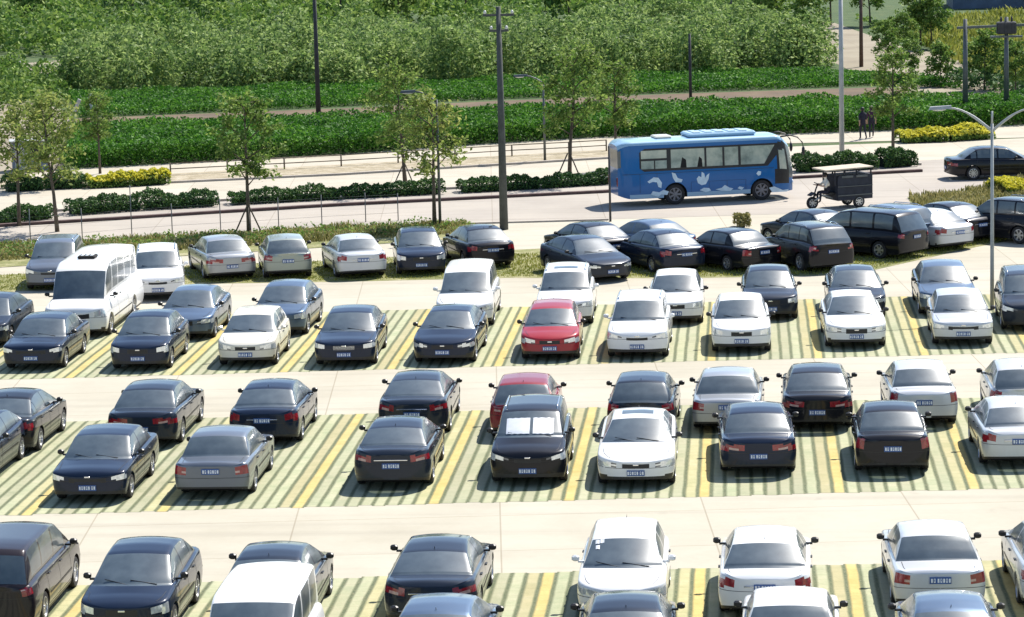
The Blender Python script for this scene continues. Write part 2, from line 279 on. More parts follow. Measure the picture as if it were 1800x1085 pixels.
# kind, end towards the camera (F nose, R tail), x, y of that end, turn in degrees, paint, group, label
CARS = [
 ('minivan', 'R', -15.57, 57.31, 0.9, 'maroon_black', 'cars in the nearest parking block', 'dark brown grey minivan with red tail lights at the bottom left corner'),
 ('tall_sedan', 'F', -12.64, 56.69, 0.1, 'navy', 'cars in the nearest parking block', 'navy sedan facing the camera between the dark minivan and the white van'),
 ('sedan', 'R', -9.85, 56.97, 0.4, 'dark_grey', 'cars in the nearest parking block', 'dark sedan with black mirrors, mostly hidden behind the white van roof'),
 ('coupe_sedan', 'R', -6.48, 57.51, 0.0, 'dark_grey', 'cars in the nearest parking block', 'dark grey sedan with wide red tail lights just right of the white van'),
 ('hatchback', 'F', -2.59, 58.01, -0.1, 'white', 'cars in the nearest parking block', 'white car facing the camera with papers stuck inside its windscreen'),
 ('sedan', 'R', 0.33, 58.11, -1.0, 'white', 'cars in the nearest parking block', 'white sedan with rounded red tail lights and black mirrors in the bottom line'),
 ('boxy_sedan', 'R', 3.91, 58.64, 1.0, 'white_silver', 'cars in the nearest parking block', 'silver white sedan with tall red tail lights and bluish plate panel, bottom right'),
 ('sedan', 'R', 6.51, 58.61, 1.0, 'white_silver', 'cars in the nearest parking block', 'pale sedan cut by the right edge near the bottom, only mirror and flank showing'),
 ('box_van', 'F', -9.26, 51.6, 0.2, 'white', 'cars in the nearest parking block', 'white van with a flat bright roof at the bottom edge, left of centre'),
 ('sedan', 'R', -5.96, 52.49, -1.3, 'blue_grey', 'cars in the nearest parking block', 'blue grey car roof at the bottom edge below the dark grey sedan tail'),
 ('sedan', 'R', -2.29, 52.63, 1.3, 'dark_grey', 'cars in the nearest parking block', 'dark grey car roof at the bottom edge in front of the white people carrier'),
 ('boxy_sedan', 'R', 0.76, 52.97, -1.2, 'white', 'cars in the nearest parking block', 'plain white car roof at the bottom edge with one black mirror showing'),
 ('sedan', 'R', 3.77, 52.5, -0.7, 'blue_grey', 'cars in the nearest parking block', 'blue grey car roof at the bottom right in front of the silver white sedan'),
 ('sedan', 'F', -20.26, 71.82, -0.7, 'navy', 'cars in the middle parking block', 'dark car cut by the left edge, only its wheel and flank showing'),
 ('boxy_sedan', 'F', -16.24, 69.69, -0.1, 'navy', 'cars in the middle parking block', 'navy sedan facing the camera, left of the silver grey sedan with small red lights'),
 ('boxy_sedan', 'R', -13.21, 69.97, 0.2, 'silver_grey', 'cars in the middle parking block', 'silver grey sedan tail with small red lights, left of the widest gap'),
 ('coupe_sedan', 'R', -8.83, 70.84, 0.7, 'dark_grey', 'cars in the middle parking block', 'dark sedan tail with a chrome strip between red lights, right of the widest gap'),
 ('suv', 'F', -5.45, 71.24, 0.3, 'black', 'cars in the middle parking block', 'black estate car facing the camera with white sunshades in its windscreen'),
 ('coupe_sedan', 'F', -2.74, 70.87, 0.3, 'white', 'cars in the middle parking block', 'white sedan facing the camera with a sunroof, right of the car with sunshades'),
 ('long_sedan', 'R', 0.3, 72.08, 1.1, 'navy', 'cars in the middle parking block', 'dark blue sedan tail just right of the white sedan with a sunroof'),
 ('tall_sedan', 'R', 3.64, 72.08, -0.7, 'black', 'cars in the middle parking block', 'black sedan tail with bright red lights, right of the dark blue sedan tail'),
 ('sedan', 'R', 6.87, 72.76, 1.0, 'white_silver', 'cars in the middle parking block', 'pale silver sedan cut by the right edge, its left flank and red light showing'),
 ('sedan', 'R', -20.01, 75.5, -0.4, 'black', 'cars in the middle parking block', 'black sedan at the left edge, behind the dark car cut by that edge'),
 ('long_sedan', 'R', -16.28, 76.38, 0.4, 'dark_grey', 'cars in the middle parking block', 'dark sedan seen from behind, standing behind the navy sedan that faces the camera'),
 ('sedan', 'R', -12.99, 76.53, 0.4, 'navy', 'cars in the middle parking block', 'dark navy sedan seen from behind, standing behind the silver grey sedan'),
 ('coupe_sedan', 'R', -9.05, 77.58, 0.7, 'dark_grey', 'cars in the middle parking block', 'dark grey sedan with bright red tail light, behind the tail with the chrome strip'),
 ('hatchback', 'R', -6.0, 77.2, 1.0, 'dull_red', 'cars in the middle parking block', 'faded red hatchback seen from behind, behind the car with white sunshades'),
 ('hatchback', 'R', -2.84, 77.28, -1.5, 'dark_grey', 'cars in the middle parking block', 'dark grey hatchback with big mirrors, behind the white sedan with a sunroof'),
 ('boxy_sedan', 'R', -0.52, 77.71, -1.3, 'silver', 'cars in the middle parking block', 'silver sedan tail between the dark grey hatchback and a black sedan'),
 ('long_sedan', 'R', 1.91, 77.82, -1.3, 'black', 'cars in the middle parking block', 'black sedan tail with black mirrors, right of the silver sedan tail'),
 ('tall_sedan', 'R', 4.8, 78.22, 1.1, 'white_silver', 'cars in the middle parking block', 'white sedan tail partly hidden by the black sedan with bright red lights'),
 ('hatchback', 'R', 7.5, 78.64, -0.3, 'white_silver', 'cars in the middle parking block', 'silver hatchback cut by the right edge, behind the pale silver sedan'),
 ('boxy_sedan', 'F', -22.31, 88.85, 0.0, 'navy', 'cars in the upper parking block', 'navy boxy sedan facing the camera, leftmost of the line in front of the minibus'),
 ('tall_sedan', 'F', -18.85, 88.53, 0.4, 'navy', 'cars in the upper parking block', 'navy sedan facing the camera, left of the small cream hatchback'),
 ('hatchback', 'F', -15.55, 89.02, 0.7, 'cream_white', 'cars in the upper parking block', 'small cream white hatchback facing the camera between two navy cars'),
 ('long_sedan', 'F', -12.42, 88.81, 1.4, 'navy', 'cars in the upper parking block', 'navy sedan facing the camera, directly right of the small cream hatchback'),
 ('coupe_sedan', 'F', -9.37, 89.01, -1.3, 'navy', 'cars in the upper parking block', 'navy sedan facing the camera, directly left of the bright red hatchback'),
 ('hatchback', 'F', -6.06, 89.5, 1.1, 'red', 'cars in the upper parking block', 'bright red hatchback facing the camera in the upper block'),
 ('suv', 'F', -3.35, 89.63, -0.8, 'white', 'cars in the upper parking block', 'tall white car with a dark grille facing the camera, right of the red hatchback'),
 ('tall_sedan', 'F', -0.11, 90.44, 0.7, 'white', 'cars in the upper parking block', 'white sedan facing the camera, second white car right of the red hatchback'),
 ('sedan', 'F', 3.49, 91.03, 1.4, 'white', 'cars in the upper parking block', 'white sedan facing the camera, third white car right of the red hatchback'),
 ('boxy_sedan', 'F', 6.83, 91.32, -0.7, 'white_silver', 'cars in the upper parking block', 'white boxy sedan facing the camera beside the foot of the twin arm lamp'),
 ('sedan', 'F', -25.17, 93.2, 0.4, 'dark_grey', 'cars in the upper parking block', 'grey car cut by the left edge, behind the leftmost navy boxy sedan'),
 ('minibus', 'F', -22.36, 95.1, 0.5, 'white', 'cars in the upper parking block', 'white minibus with a dark roof vent, tallest vehicle among the parked cars'),
 ('sedan', 'F', -18.52, 94.29, 0.3, 'blue_grey', 'cars in the upper parking block', 'blue grey sedan facing the camera, directly right of the white minibus'),
 ('tall_sedan', 'F', -15.48, 94.86, -1.3, 'blue_grey', 'cars in the upper parking block', 'blue grey sedan facing the camera, behind and right of the cream hatchback'),
 ('minivan', 'F', -9.37, 96.18, 1.0, 'white', 'cars in the upper parking block', 'white people carrier facing the camera behind a navy sedan'),
 ('suv', 'F', -6.01, 96.29, 1.0, 'white', 'cars in the upper parking block', 'white car with a dark sunroof, standing behind the red hatchback'),
 ('tall_sedan', 'F', -2.31, 96.17, -0.1, 'white', 'cars in the upper parking block', 'white sedan facing the camera, behind the tall white car with a dark grille'),
 ('tall_sedan', 'F', 0.86, 96.87, 0.8, 'dark_grey', 'cars in the upper parking block', 'dark grey sedan right behind the second white car from the red hatchback'),
 ('sedan', 'F', 3.76, 96.83, 0.7, 'dark_grey', 'cars in the upper parking block', 'dark grey sedan right behind the third white car from the red hatchback'),
 ('long_sedan', 'F', 6.8, 97.38, 0.5, 'blue_grey', 'cars in the upper parking block', 'blue grey sedan behind the white boxy sedan, left of the twin arm street lamp'),
 ('suv', 'F', 9.23, 94.0, -1.2, 'dark_grey', 'cars in the upper parking block', 'dark car cut by the right edge, just right of the twin arm lamp post'),
 ('suv', 'F', -25.77, 106.13, 6, 'silver_grey', 'cars parked on the grass edge by the road', 'silver car behind the white minibus, leftmost of the cars on the grass'),
 ('suv', 'F', -21.11, 103.2, 11, 'white', 'cars parked on the grass edge by the road', 'white car facing the camera on the grass, right of the minibus roof'),
 ('long_sedan', 'R', -19.23, 108.11, 20, 'silver', 'cars parked on the grass edge by the road', 'silver sedan tail at an angle on the grass, left of the greenish hatchback'),
 ('hatchback', 'R', -17.14, 108.36, 13, 'silver_green', 'cars parked on the grass edge by the road', 'greenish silver hatchback seen from behind on the grass'),
 ('sedan', 'R', -14.25, 108.08, 17, 'white_silver', 'cars parked on the grass edge by the road', 'pale sedan tail on the grass, between the greenish hatchback and a navy sedan'),
 ('tall_sedan', 'F', -12.13, 108.76, 9, 'navy', 'cars parked on the grass edge by the road', 'navy sedan facing the camera on the grass, left of the concrete pole'),
 ('sedan', 'R', -9.54, 110.33, 20, 'black', 'cars parked on the grass edge by the road', 'black sedan with red tail lights at the foot of the concrete pole'),
 ('sedan', 'R', -4.84, 110.95, 32, 'black', 'cars parked on the grass edge by the road', 'black car behind the dark grey sedan whose nose points right'),
 ('coupe_sedan', 'F', -4.79, 106.3, 28, 'dark_grey', 'cars parked on the grass edge by the road', 'dark grey sedan with its nose pointing right, leftmost of the angled group'),
 ('sedan', 'R', -2.39, 111.45, 36, 'blue_grey', 'cars parked on the grass edge by the road', 'blue grey car behind the dark blue sedan of the angled group'),
 ('sedan', 'R', -2.12, 108.3, 29, 'navy', 'cars parked on the grass edge by the road', 'dark blue sedan tail, right of the dark grey sedan whose nose points right'),
 ('boxy_sedan', 'R', 0.78, 108.61, 38, 'black', 'cars parked on the grass edge by the road', 'old boxy black sedan with its tail to the right, below the small lone shrub'),
 ('sedan', 'R', 4.0, 113.96, 38, 'dark_grey', 'cars parked on the grass edge by the road', 'dark sedan half hidden behind the black estate, nearest the three wheeled cart'),
 ('suv', 'R', 3.32, 108.1, 26, 'black', 'cars parked on the grass edge by the road', 'black estate car seen from its tail, left of the long black van'),
 ('minivan', 'R', 6.6, 111.68, 50, 'black', 'cars parked on the grass edge by the road', 'long black van in the angled group, seen mostly from its side'),
 ('suv', 'R', 6.99, 113.53, 40, 'blue_grey', 'cars parked on the grass edge by the road', 'blue grey car mostly hidden behind the long black van'),
 ('sedan', 'R', 8.37, 113.52, 36, 'white_silver', 'cars parked on the grass edge by the road', 'silver white sedan tail, right of the long black van'),
 ('sedan', 'R', 9.42, 115.7, 38, 'black', 'cars parked on the grass edge by the road', 'black sedan behind the silver white one, just left of the lamp post'),
 ('suv', 'R', 12.11, 115.42, 50, 'black', 'cars parked on the grass edge by the road', 'black estate car cut by the right edge below the yellow flower bed'),
 ('long_sedan', 'R', 9.54, 138.74, -82, 'black', 'vehicles on the road', 'black sedan driving on the road at the right edge, tail to the left'),
]
# ---------------------------------------------------------------- vehicles
def smooth_profile(pts, L, sig=.05):
    xs = np.arange(-.5, L+.5, .01); z = np.interp(xs, [p[0] for p in pts], [p[1] for p in pts])
    k = np.exp(-.5*(np.arange(-30, 31)*.01/sig)**2); k /= k.sum()
    zs = np.convolve(np.pad(z, 30, mode='edge'), k, 'valid')
    return lambda x: np.interp(x, xs, zs)

class Shape:
    NS, ND, NF = 12, 8, 10
    def __init__(s, T, rows=None):
        s.T = T; s.L = T['L']; s.hw = T['W']/2
        s.deck = smooth_profile(T['deck'], s.L, .035)
        rp = T['roof']; x0, x1 = rp[0][0], rp[-1][0]
        s.x0, s.x1 = x0, x1
        pts = [(x0-.001, 0), (x0, 0)] + [(x, z) for x, z in rp[1:-1]] + [(x1, 0)]
        # rise above the deck
        rise = [(x0, 0.0)] + [(x, z - float(s.deck(x))) for x, z in rp[1:-1]] + [(x1, 0.0)]
        xs = np.arange(x0-.3, x1+.3, .01); r = np.interp(xs, [p[0] for p in rise], [p[1] for p in rise], left=0, right=0)
        k = np.exp(-.5*(np.arange(-20, 21)*.01/.05)**2); k /= k.sum()
        rs = np.convolve(np.pad(r, 20, mode='edge'), k, 'valid')
        w = np.clip(np.minimum(xs-x0, x1-xs)/.12, 0, 1); rs = rs*w
        s.rise = lambda x: np.interp(x, xs, rs, left=0, right=0)
        s.rmax = max(p[1] for p in rise); s.sill = .19
    def w(s, x):
        T = s.T; a, b = T['nose'], T['tail']; w = 1.0
        if x < a: w = max(0, 1-(1-x/a)**2.4)**(1/2.4)
        if x > s.L-b: w = max(0, 1-(1-(s.L-x)/b)**2.7)**(1/2.7)
        return s.hw*w*(1 - .05*(max(0, 1.2-x)/1.2)**2 - .04*(max(0, x-(s.L-1.2))/1.2)**2)
    def zs(s, x):
        T = s.T; z = s.sill + .07*max(0, 1-x/.4) + .12*max(0, 1-(s.L-x)/.5)
        Rr = T['wr']+.055
        for xw in T['xw']:
            d = abs(x-xw)
            if d < Rr: z = max(z, T['wr']+math.sqrt(Rr*Rr-d*d))
        return z
    def bulge(s, z): return 1 - .065*((z-.60)/.42)**2 if z < .60 else 1-.065*((z-.60)/.4)**2
    def side(s, x, z): return s.w(x)*s.bulge(z)
    def section(s, x):
        T = s.T; w = s.w(x); zd = float(s.deck(x)); zr = zd+float(s.rise(x)); k = min(1, float(s.rise(x))/s.rmax)
        z0 = min(s.zs(x), zd-.10); zb = zd-.045
        P = [(w*.55, z0)]
        for i in range(s.NS):
            t = i/(s.NS-1); z = z0+(zb-z0)*t; P.append((w*s.bulge(z), z))
        bw = s.bulge(zb)
        P.append((w*(bw-.02), zd-.018)); yb = w*(bw-.07)
        yt = s.hw*T['yt']*(1-.10*abs((x-(s.x0+s.x1)/2)/(s.L/2))**2); yr = yb*(1-k)+min(yb, yt)*k; zre = zr-.055*k
        P.append((yb, zd))
        for i in range(1, s.ND+1):
            t = i/s.ND; bow = .025*math.sin(math.pi*t)*k
            P.append((yb+(yr-yb)*t+bow, zd+(zre-zd)*t))
        P.append((yr-.03*k, zr-.022*k)); P.append((yr-.075*k, zr-.004*k))
        ye = P[-1][0]; ze = P[-1][1]
        for i in range(1, s.NF+1):
            t = i/s.NF; y = ye*(1-t); P.append((y, ze + .042*(1-(1-t)**2)*min(1, w/s.hw)))
        return P
    def stations(s):
        T = s.T; a, b, L = T['nose'], T['tail'], s.L; xs = set()
        key = [s.x0, s.x0+.06, s.x1, s.x1-.06] + [v for p in T['win'] for v in p]
        Rr = T['wr']+.055
        for xw in T['xw']:
            key += [xw-Rr*1.004, xw-Rr*.995, xw+Rr*.995, xw+Rr*1.004]
            key += [xw+Rr*math.cos(math.pi*i/12) for i in range(1, 12)]
        key += [0] + [a*(i/9)**2.2 for i in range(1, 10)] + [L] + [L-b*(i/9)**2.4 for i in range(1, 10)]
        fill = list(np.arange(0, L, .075)); out = sorted(key)
        for f in fill:
            if min(abs(f-k) for k in out) > .03: out.append(f)
        out = sorted(out); res = [out[0]]
        for x in out[1:]:
            if x-res[-1] > .0015: res.append(x)
        if res[-1] != L: res[-1] = L
        return res

PARTNAMES = ['body','windscreen','rear_window','side_window','headlight','tail_light','grille','air_intake']
def car_meshes(T):
    s = Shape(T); xs = s.stations(); secs = [s.section(x) for x in xs]; m = len(secs[0])
    NS, ND, NF = s.NS, s.ND, s.NF; iD = 1+NS+1; iE = iD+ND; iF = iE+2
    xc = (s.x0+s.x1)/2
    def warp(x, y, j):
        if j < iE: return x
        q = 1-(y/s.hw)**2
        if x < xc: g = max(0, min(1, (x-.5*s.x0)/(s.x0*.5)))*max(0, min(1, (xc-x)/(xc-s.x0))); return x-.27*q*g
        g = max(0, min(1, (s.L-x)/max(.05, s.L-s.x1)))*max(0, min(1, (x-xc)/(s.x1-xc))); return x+.15*q*g
    zt = T['hl']; tl = T['tl']; gr = T['grille']
    groups = {k: [] for k in ('body','windscreen','rear_window','window_r','window_l','hl_r','hl_l','tl_r','tl_l','grille','air_intake','ring')}
    xfr = [p[0] for p in T['roof'] if p[1] > .5]; x_rf, x_rr = xfr[0], xfr[-1]
    last = T['roof'][-2][0]
    for i in range(len(xs)-1):
        x = .5*(xs[i]+xs[i+1])
        for j in range(m-1):
            q = [secs[i][j], secs[i+1][j], secs[i+1][j+1], secs[i][j+1]]
            y = sum(p[0] for p in q)/4; z = sum(p[1] for p in q)/4; k = float(s.rise(x))/s.rmax
            for sg in (1, -1):
                f = [(warp(xs[i], secs[i][j][0], j), sg*secs[i][j][0], secs[i][j][1]), (warp(xs[i+1], secs[i+1][j][0], j), sg*secs[i+1][j][0], secs[i+1][j][1]),
                     (warp(xs[i+1], secs[i+1][j+1][0], j+1), sg*secs[i+1][j+1][0], secs[i+1][j+1][1]), (warp(xs[i], secs[i][j+1][0], j+1), sg*secs[i][j+1][0], secs[i][j+1][1])]
                if sg < 0: f.reverse()
                g = 'body'
                if 1 <= j < NS:
                    if x < zt[3] and zt[0]-.0 < z < zt[1] and y > zt[2]*s.hw*1.0 - .0: g = 'hl_r' if sg > 0 else 'hl_l'
                    elif x < .25 and gr[0] < z < gr[1] and T.get('gsplit', -1) < y < gr[2]: g = 'grille'
                    elif x < .2 and .26 < z < .34 and y < .55: g = 'air_intake'
                    elif s.L-x < tl[3] and tl[0] < z < tl[1] and y > tl[2]*s.hw: g = 'tl_r' if sg > 0 else 'tl_l'
                    elif z < s.sill+.06: g = 'ring'
                elif j == NS or j == NS+1:
                    if s.L-x < tl[3]*.6 and y > tl[2]*s.hw and z < tl[1]: g = 'tl_r' if sg > 0 else 'tl_l'
                if iD+1 <= j < iE and s.x0+.1 < x < s.x1-.05:
                    if any(a < x < b for a, b in T['win']) and k > .12: g = 'window_r' if sg > 0 else 'window_l'
                if j >= iF-1:
                    if s.x0+.0 < x < x_rf-.02: g = 'windscreen'
                    elif last+.02 < x < s.x1-.03: g = 'rear_window'
                groups[g].append(f)
    out = {}
    def mk(name, faces, ofs=0.0, mi=None):
        bm = bmesh.new(); vd = {}
        for fi, f in enumerate(faces):
            vs = []
            for p in f:
                kk = tuple(round(c, 4) for c in p)
                if kk not in vd: vd[kk] = bm.verts.new(p)
                if vd[kk] not in vs: vs.append(vd[kk])
            if len(vs) >= 3:
                try:
                    nf = bm.faces.new(vs)
                    if mi: nf.material_index = mi[fi]
                except ValueError: pass
        bmesh.ops.recalc_face_normals(bm, faces=bm.faces) if name == 'body' else None
        if ofs:
            bm.normal_update()
            for v in bm.verts: v.co += v.normal*ofs
        me = bpy.data.meshes.new(name); bm.to_mesh(me); bm.free(); me.shade_smooth(); me.set_sharp_from_angle(angle=R(38))
        return me
    bf = groups['body']+groups['ring']; bi = [0]*len(groups['body'])+[1]*len(groups['ring'])
    # door seams and bonnet/boot shut lines: narrow strips lying 3 mm proud of the panels
    def strip(fa, fb):
        for k in range(len(fa)-1):
            bf.append([fa[k], fb[k], fb[k+1], fa[k+1]]); bi.append(1)
    for xk in T['seams']:
        for sg in (1, -1):
            z0 = max(s.zs(xk)+.02, .24); z1 = float(s.deck(xk))-.05
            a = [(xk-.007, sg*(s.side(xk, z)+.003), z) for z in np.linspace(z0, z1, 8)]
            b = [(xk+.007, sg*(s.side(xk, z)+.003), z) for z in np.linspace(z0, z1, 8)]
            strip(a, b)
    for sg in (1, -1):   # sill line and window frame line
        zz = .30; xa, xb = T['xw'][0]+T['wr']+.12, T['xw'][1]-T['wr']-.12
        xx = np.linspace(xa, xb, 14)
        strip([(x, sg*(s.side(x, zz)+.003), zz) for x in xx], [(x, sg*(s.side(x, zz+.012)+.003), zz+.012) for x in xx])
        zz = .52 # rubbing strip
        strip([(x, sg*(s.side(x, zz)+.006), zz) for x in xx], [(x, sg*(s.side(x, zz+.045)+.006), zz+.045) for x in xx])
    def tp(x, y):
        P = s.section(x)[s.NS:]; ys = [p[0] for p in P][::-1]; zz_ = [p[1] for p in P][::-1]
        return float(np.interp(abs(y), ys, zz_))+.004
    if s.x0 > .7:
        for sg in (1, -1):                                  # bonnet shut lines
            xx = np.linspace(.22, s.x0-.05, 12); yy = [sg*s.w(x)*(.80+.06*min(1, x)) for x in xx]
            strip([(x, y, tp(x, y)) for x, y in zip(xx, yy)], [(x, y-sg*.014, tp(x, y-sg*.014)) for x, y in zip(xx, yy)])
    if s.L-s.x1 > .35:
        for sg in (1, -1):                                  # boot shut lines
            xx = np.linspace(s.x1+.06, s.L-.06, 7); yy = [sg*s.w(x)*.78 for x in xx]
            strip([(x, y, tp(x, y)) for x, y in zip(xx, yy)], [(x, y-sg*.014, tp(x, y-sg*.014)) for x, y in zip(xx, yy)])
    for sg in (1, -1):                                      # bumper seams round both ends
        for xx, zz in ((np.r_[0.0, T['nose']*(np.arange(1,10)/9)**2.2], T['hl'][0]-.03), (s.L-np.r_[0.0, T['tail']*(np.arange(1,10)/9)**2.4], T['tl'][0]-.07)):
            strip([(x, sg*(s.side(x, zz)+.003), zz) for x in xx], [(x, sg*(s.side(x, zz+.012)+.003), zz+.012) for x in xx])
    for f, k in zip(bf, range(len(bi))):                    # unpainted lower valances
        if bi[k] == 0 and len(f) == 4:
            xm = sum(p[0] for p in f)/4; zm = sum(p[1+1] for p in f)/4
            if zm < .335 and (xm < T['nose']*.7 or xm > s.L-T['tail']*.8): bi[k] = 1
    out['body'] = mk('body', bf, 0, bi)
    for k in groups:
        if k in ('body', 'ring'): continue
        if groups[k]:
            mi = None
            if k[:2] == 'tl':
                zc_ = (tl[0]+tl[1])/2-.02; mi = [1 if abs(sum(p[2] for p in f)/4-zc_) < .018 and abs(sum(p[1] for p in f)/4) < s.hw*.80 else 0 for f in groups[k]]
            if k[:2] == 'hl':
                zc_ = (zt[0]+zt[1])/2; yc_ = s.hw*.70; mi = [1 if (abs(sum(p[1] for p in f)/4)-yc_)**2+(sum(p[2] for p in f)/4-zc_)**2*2 > .021 and abs(sum(p[1] for p in f)/4) < s.hw*.78 else 0 for f in groups[k]]
            out[k] = mk(k, groups[k], 0, mi)
    return s, out

def plate_mesh(cx, z, face):
    """blue plate with pale characters; face -1 looks to -x, +1 to +x"""
    b = MB(); w, h = .22, .07
    b.box(cx-.008, cx+.008, -w, w, z-h, z+h, 0)
    x = cx+face*.010; rs = random.Random(5)
    for i in range(7):
        y = -w+.045+i*.057+(.02 if i > 1 else 0)
        b.box(min(x, x+face*.002), max(x, x+face*.002), y-.018, y+.018, z-.042, z+.042, 1)
        if i % 2: b.box(min(x, x+face*.003), max(x, x+face*.003), y-.008, y+.008, z-.016, z+.030, 0)
    return b.mesh('number_plate')
def wheel_parts(wr, side, ns=7):
    t = MB(); wd = .10
    t.lathe_y([(wr*.62, -wd), (wr*.93, -wd), (wr, -wd*.7), (wr, wd*.7), (wr*.93, wd), (wr*.62, wd), (wr*.60, wd*.6), (wr*.60, -wd*.6), (wr*.62, -wd)], (0,0,0), 22)
    r = MB(); y = side*wd*.55
    r.lathe_y([(wr*.655, side*wd*1.02), (wr*.60, side*wd*1.05), (wr*.57, y), (wr*.585, side*wd*.2)], (0,0,0), 22, 0)
    r.lathe_y([(0.001, side*wd*.2), (wr*.6, side*wd*.2)], (0,0,0), 22, 1)
    r.lathe_y([(0.001, side*wd*.95), (wr*.12, side*wd*.92), (wr*.15, side*wd*.5)], (0,0,0), 12, 0)
    for k in range(ns):
        a = 2*math.pi*k/ns; ca, sa = math.cos(a), math.sin(a)
        def pt(rr, t_, yy): return (rr*ca - t_*sa, yy, rr*sa + t_*ca)
        w0, w1 = wr*.55/ns, wr*.75/ns
        r.prism([pt(wr*.12, -w0, y), pt(wr*.60, -w1, y), pt(wr*.60, w1, y), pt(wr*.12, w0, y)], (0, side*wd*.25, 0), 0)
    return t.mesh('wheel', 40), r.mesh('rim', 30)

M['chrome_dark'] = plain('lamp_bezel', (.16,.17,.19), .2, .7, .2)
M['amber'] = plain('clear_lamp_strip', (.50,.32,.28), .2, 0, .2, 12, 1.0)
M['chrome_grille'] = plain('chrome_slat_grille', (.30,.31,.33), .25, .8, .5, 30)
PROTO = {}
def make_proto(kind):
    T = TYPES[kind]; s, ms = car_meshes(T); hw = s.hw; L = s.L
    root = empty(kind_name[kind], (0,0,0)); KIDS[root.name] = []
    body = part('body', ms['body'], [PAINT['navy'], M['trim']], root)
    body.material_slots[0].link = 'OBJECT'; body.material_slots[0].material = PAINT['navy']
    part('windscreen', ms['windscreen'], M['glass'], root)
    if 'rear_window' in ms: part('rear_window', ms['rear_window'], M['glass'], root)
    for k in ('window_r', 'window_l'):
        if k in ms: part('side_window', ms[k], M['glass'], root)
    for k in ('hl_r', 'hl_l'):
        if k in ms: part('headlight', ms[k], [M['lamp'], M['chrome_dark']], root)
    for k in ('tl_r', 'tl_l'):
        if k in ms: part('tail_light', ms[k], [M['red'], M['amber']], root)
    if 'grille' in ms:
        part('grille', ms['grille'], M['chrome_grille'] if kind == 'long_sedan' else M['trim'], root)
    if 'air_intake' in ms: part('air_intake', ms['air_intake'], M['trim'], root)
    if kind != 'box_van':                                   # badge bar over the grille
        b = MB(); b.box(-.022, -.004, -.07, .07, T['grille'][1]-.05, T['grille'][1]-.01, 0, None, .005); b.build('badge', M['chrome'], root)
    part('number_plate', plate_mesh(-.012, .42, -1), [M['plate_blue'], M['plate_white']], root)
    part('number_plate', plate_mesh(L+.012, T['plate_z'] if kind not in ('suv',) else .8, 1), [M['plate_blue'], M['plate_white']], root)
    ub = MB(); ub.box(.45, L-.45, -hw+.28, hw-.28, .17, .5, 0); ub.build('underbody', M['under'], root)
    it = MB(); xd = s.x0+.10; zc = float(s.deck(xd+.3))
    it.box(xd, xd+.55, -hw*.80, hw*.80, .48, zc-.10, 0, None, .04)
    sx = s.x0+1.0; last_ = s.x1-1.35 if kind not in ('minivan','suv','box_van','minibus') else s.x1-1.1
    while sx < last_+.01:
        for y0, y1 in ((-hw*.78, -hw*.10), (hw*.10, hw*.78)):
            it.box(sx, sx+.5, y0, y1, .40, .62, 1, None, .05)
            it.prism([(sx+.42, y0+.03, .58), (sx+.56, y0+.03, .58), (sx+.72, y0+.06, zc+.14), (sx+.62, y0+.06, zc+.16)], (0, (y1-y0)-.08, 0), 1)
            it.box(sx+.62, sx+.72, (y0+y1)/2-.12, (y0+y1)/2+.12, zc+.14, zc+.27, 1, None, .03)
        sx += .95
    if kind in ('sedan','coupe_sedan','boxy_sedan','tall_sedan','long_sedan'):
        it.box(s.x1-.62, s.x1-.16, -hw*.72, hw*.72, zc-.10, zc-.03, 0)
    it.build('interior', [M['trim'], M['seat_tan'] if kind in ('sedan','hatchback') else M['seat']], root)
    for xw in T['xw']:
        for sd in (1, -1):
            tm, rm = wheel_parts(T['wr'], sd, {'sedan':7,'tall_sedan':5,'long_sedan':10,'boxy_sedan':6,'coupe_sedan':5}.get(kind, 6))
            w = part('wheel', tm, M['tyre'], root); w.location = (xw, sd*(hw-.125), T['wr'])
            part('rim', rm, [M['rim'], M['trim']], w)
    for sd in (1, -1):
        b = MB(); x = s.x0+.42; z = float(s.deck(x))+.09
        ya, yb_ = sorted((sd*(hw-.01), sd*(hw+.15))); b.box(x-.055, x+.055, ya, yb_, z-.062, z+.062, 0, None, .03)
        b.box(x-.03, x+.03, min(sd*(hw-.12), sd*(hw+.02)), max(sd*(hw-.12), sd*(hw+.02)), z-.09, z-.05, 0)
        b.build('wing_mirror', M['trim'], root)
    for sd in (1, -1):
        for xh in (T['win'][0][1]-.18, T['win'][min(1, len(T['win'])-1)][1]-.16):
            z = float(s.deck(xh))-.13; y = s.side(xh, z)
            b = MB(); b.box(xh-.085, xh+.085, min(sd*y, sd*(y+.03)), max(sd*y, sd*(y+.03)), z-.014, z+.014, 0, None, .004)
            b.build('door_handle', M['trim'], root)
    # wipers
    b = MB()
    for y0, y1 in ((-.55, .0), (.02, .55)):
        f = (s.x0+.02); 
        b.tube([(f-.24*(1-(y0/hw)**2)+.0, y0, float(s.deck(f))+.045), (f-.24*(1-(y1/hw)**2)+.10, y1, float(s.deck(f+.1))+.125)], .009, 5)
    b.build('wiper', M['trim'], root)
    if kind in ('coupe_sedan', 'sedan'):
        b = MB(); z = T['tl'][0]+.03; b.box(L-.004, L+.014, -.42, .42, z, z+.028, 0, None, .004); b.build('boot_trim', M['chrome'], root)
    if kind in ('suv',):
        for sd in (1, -1):
            b = MB(); y = sd*(hw*T['yt']-.08); b.tube([(1.95,y,1.60),(2.1,y,1.70),(3.3,y,1.72),(3.6,y,1.66)], .018, 6); b.build('roof_rail', M['chrome'], root)
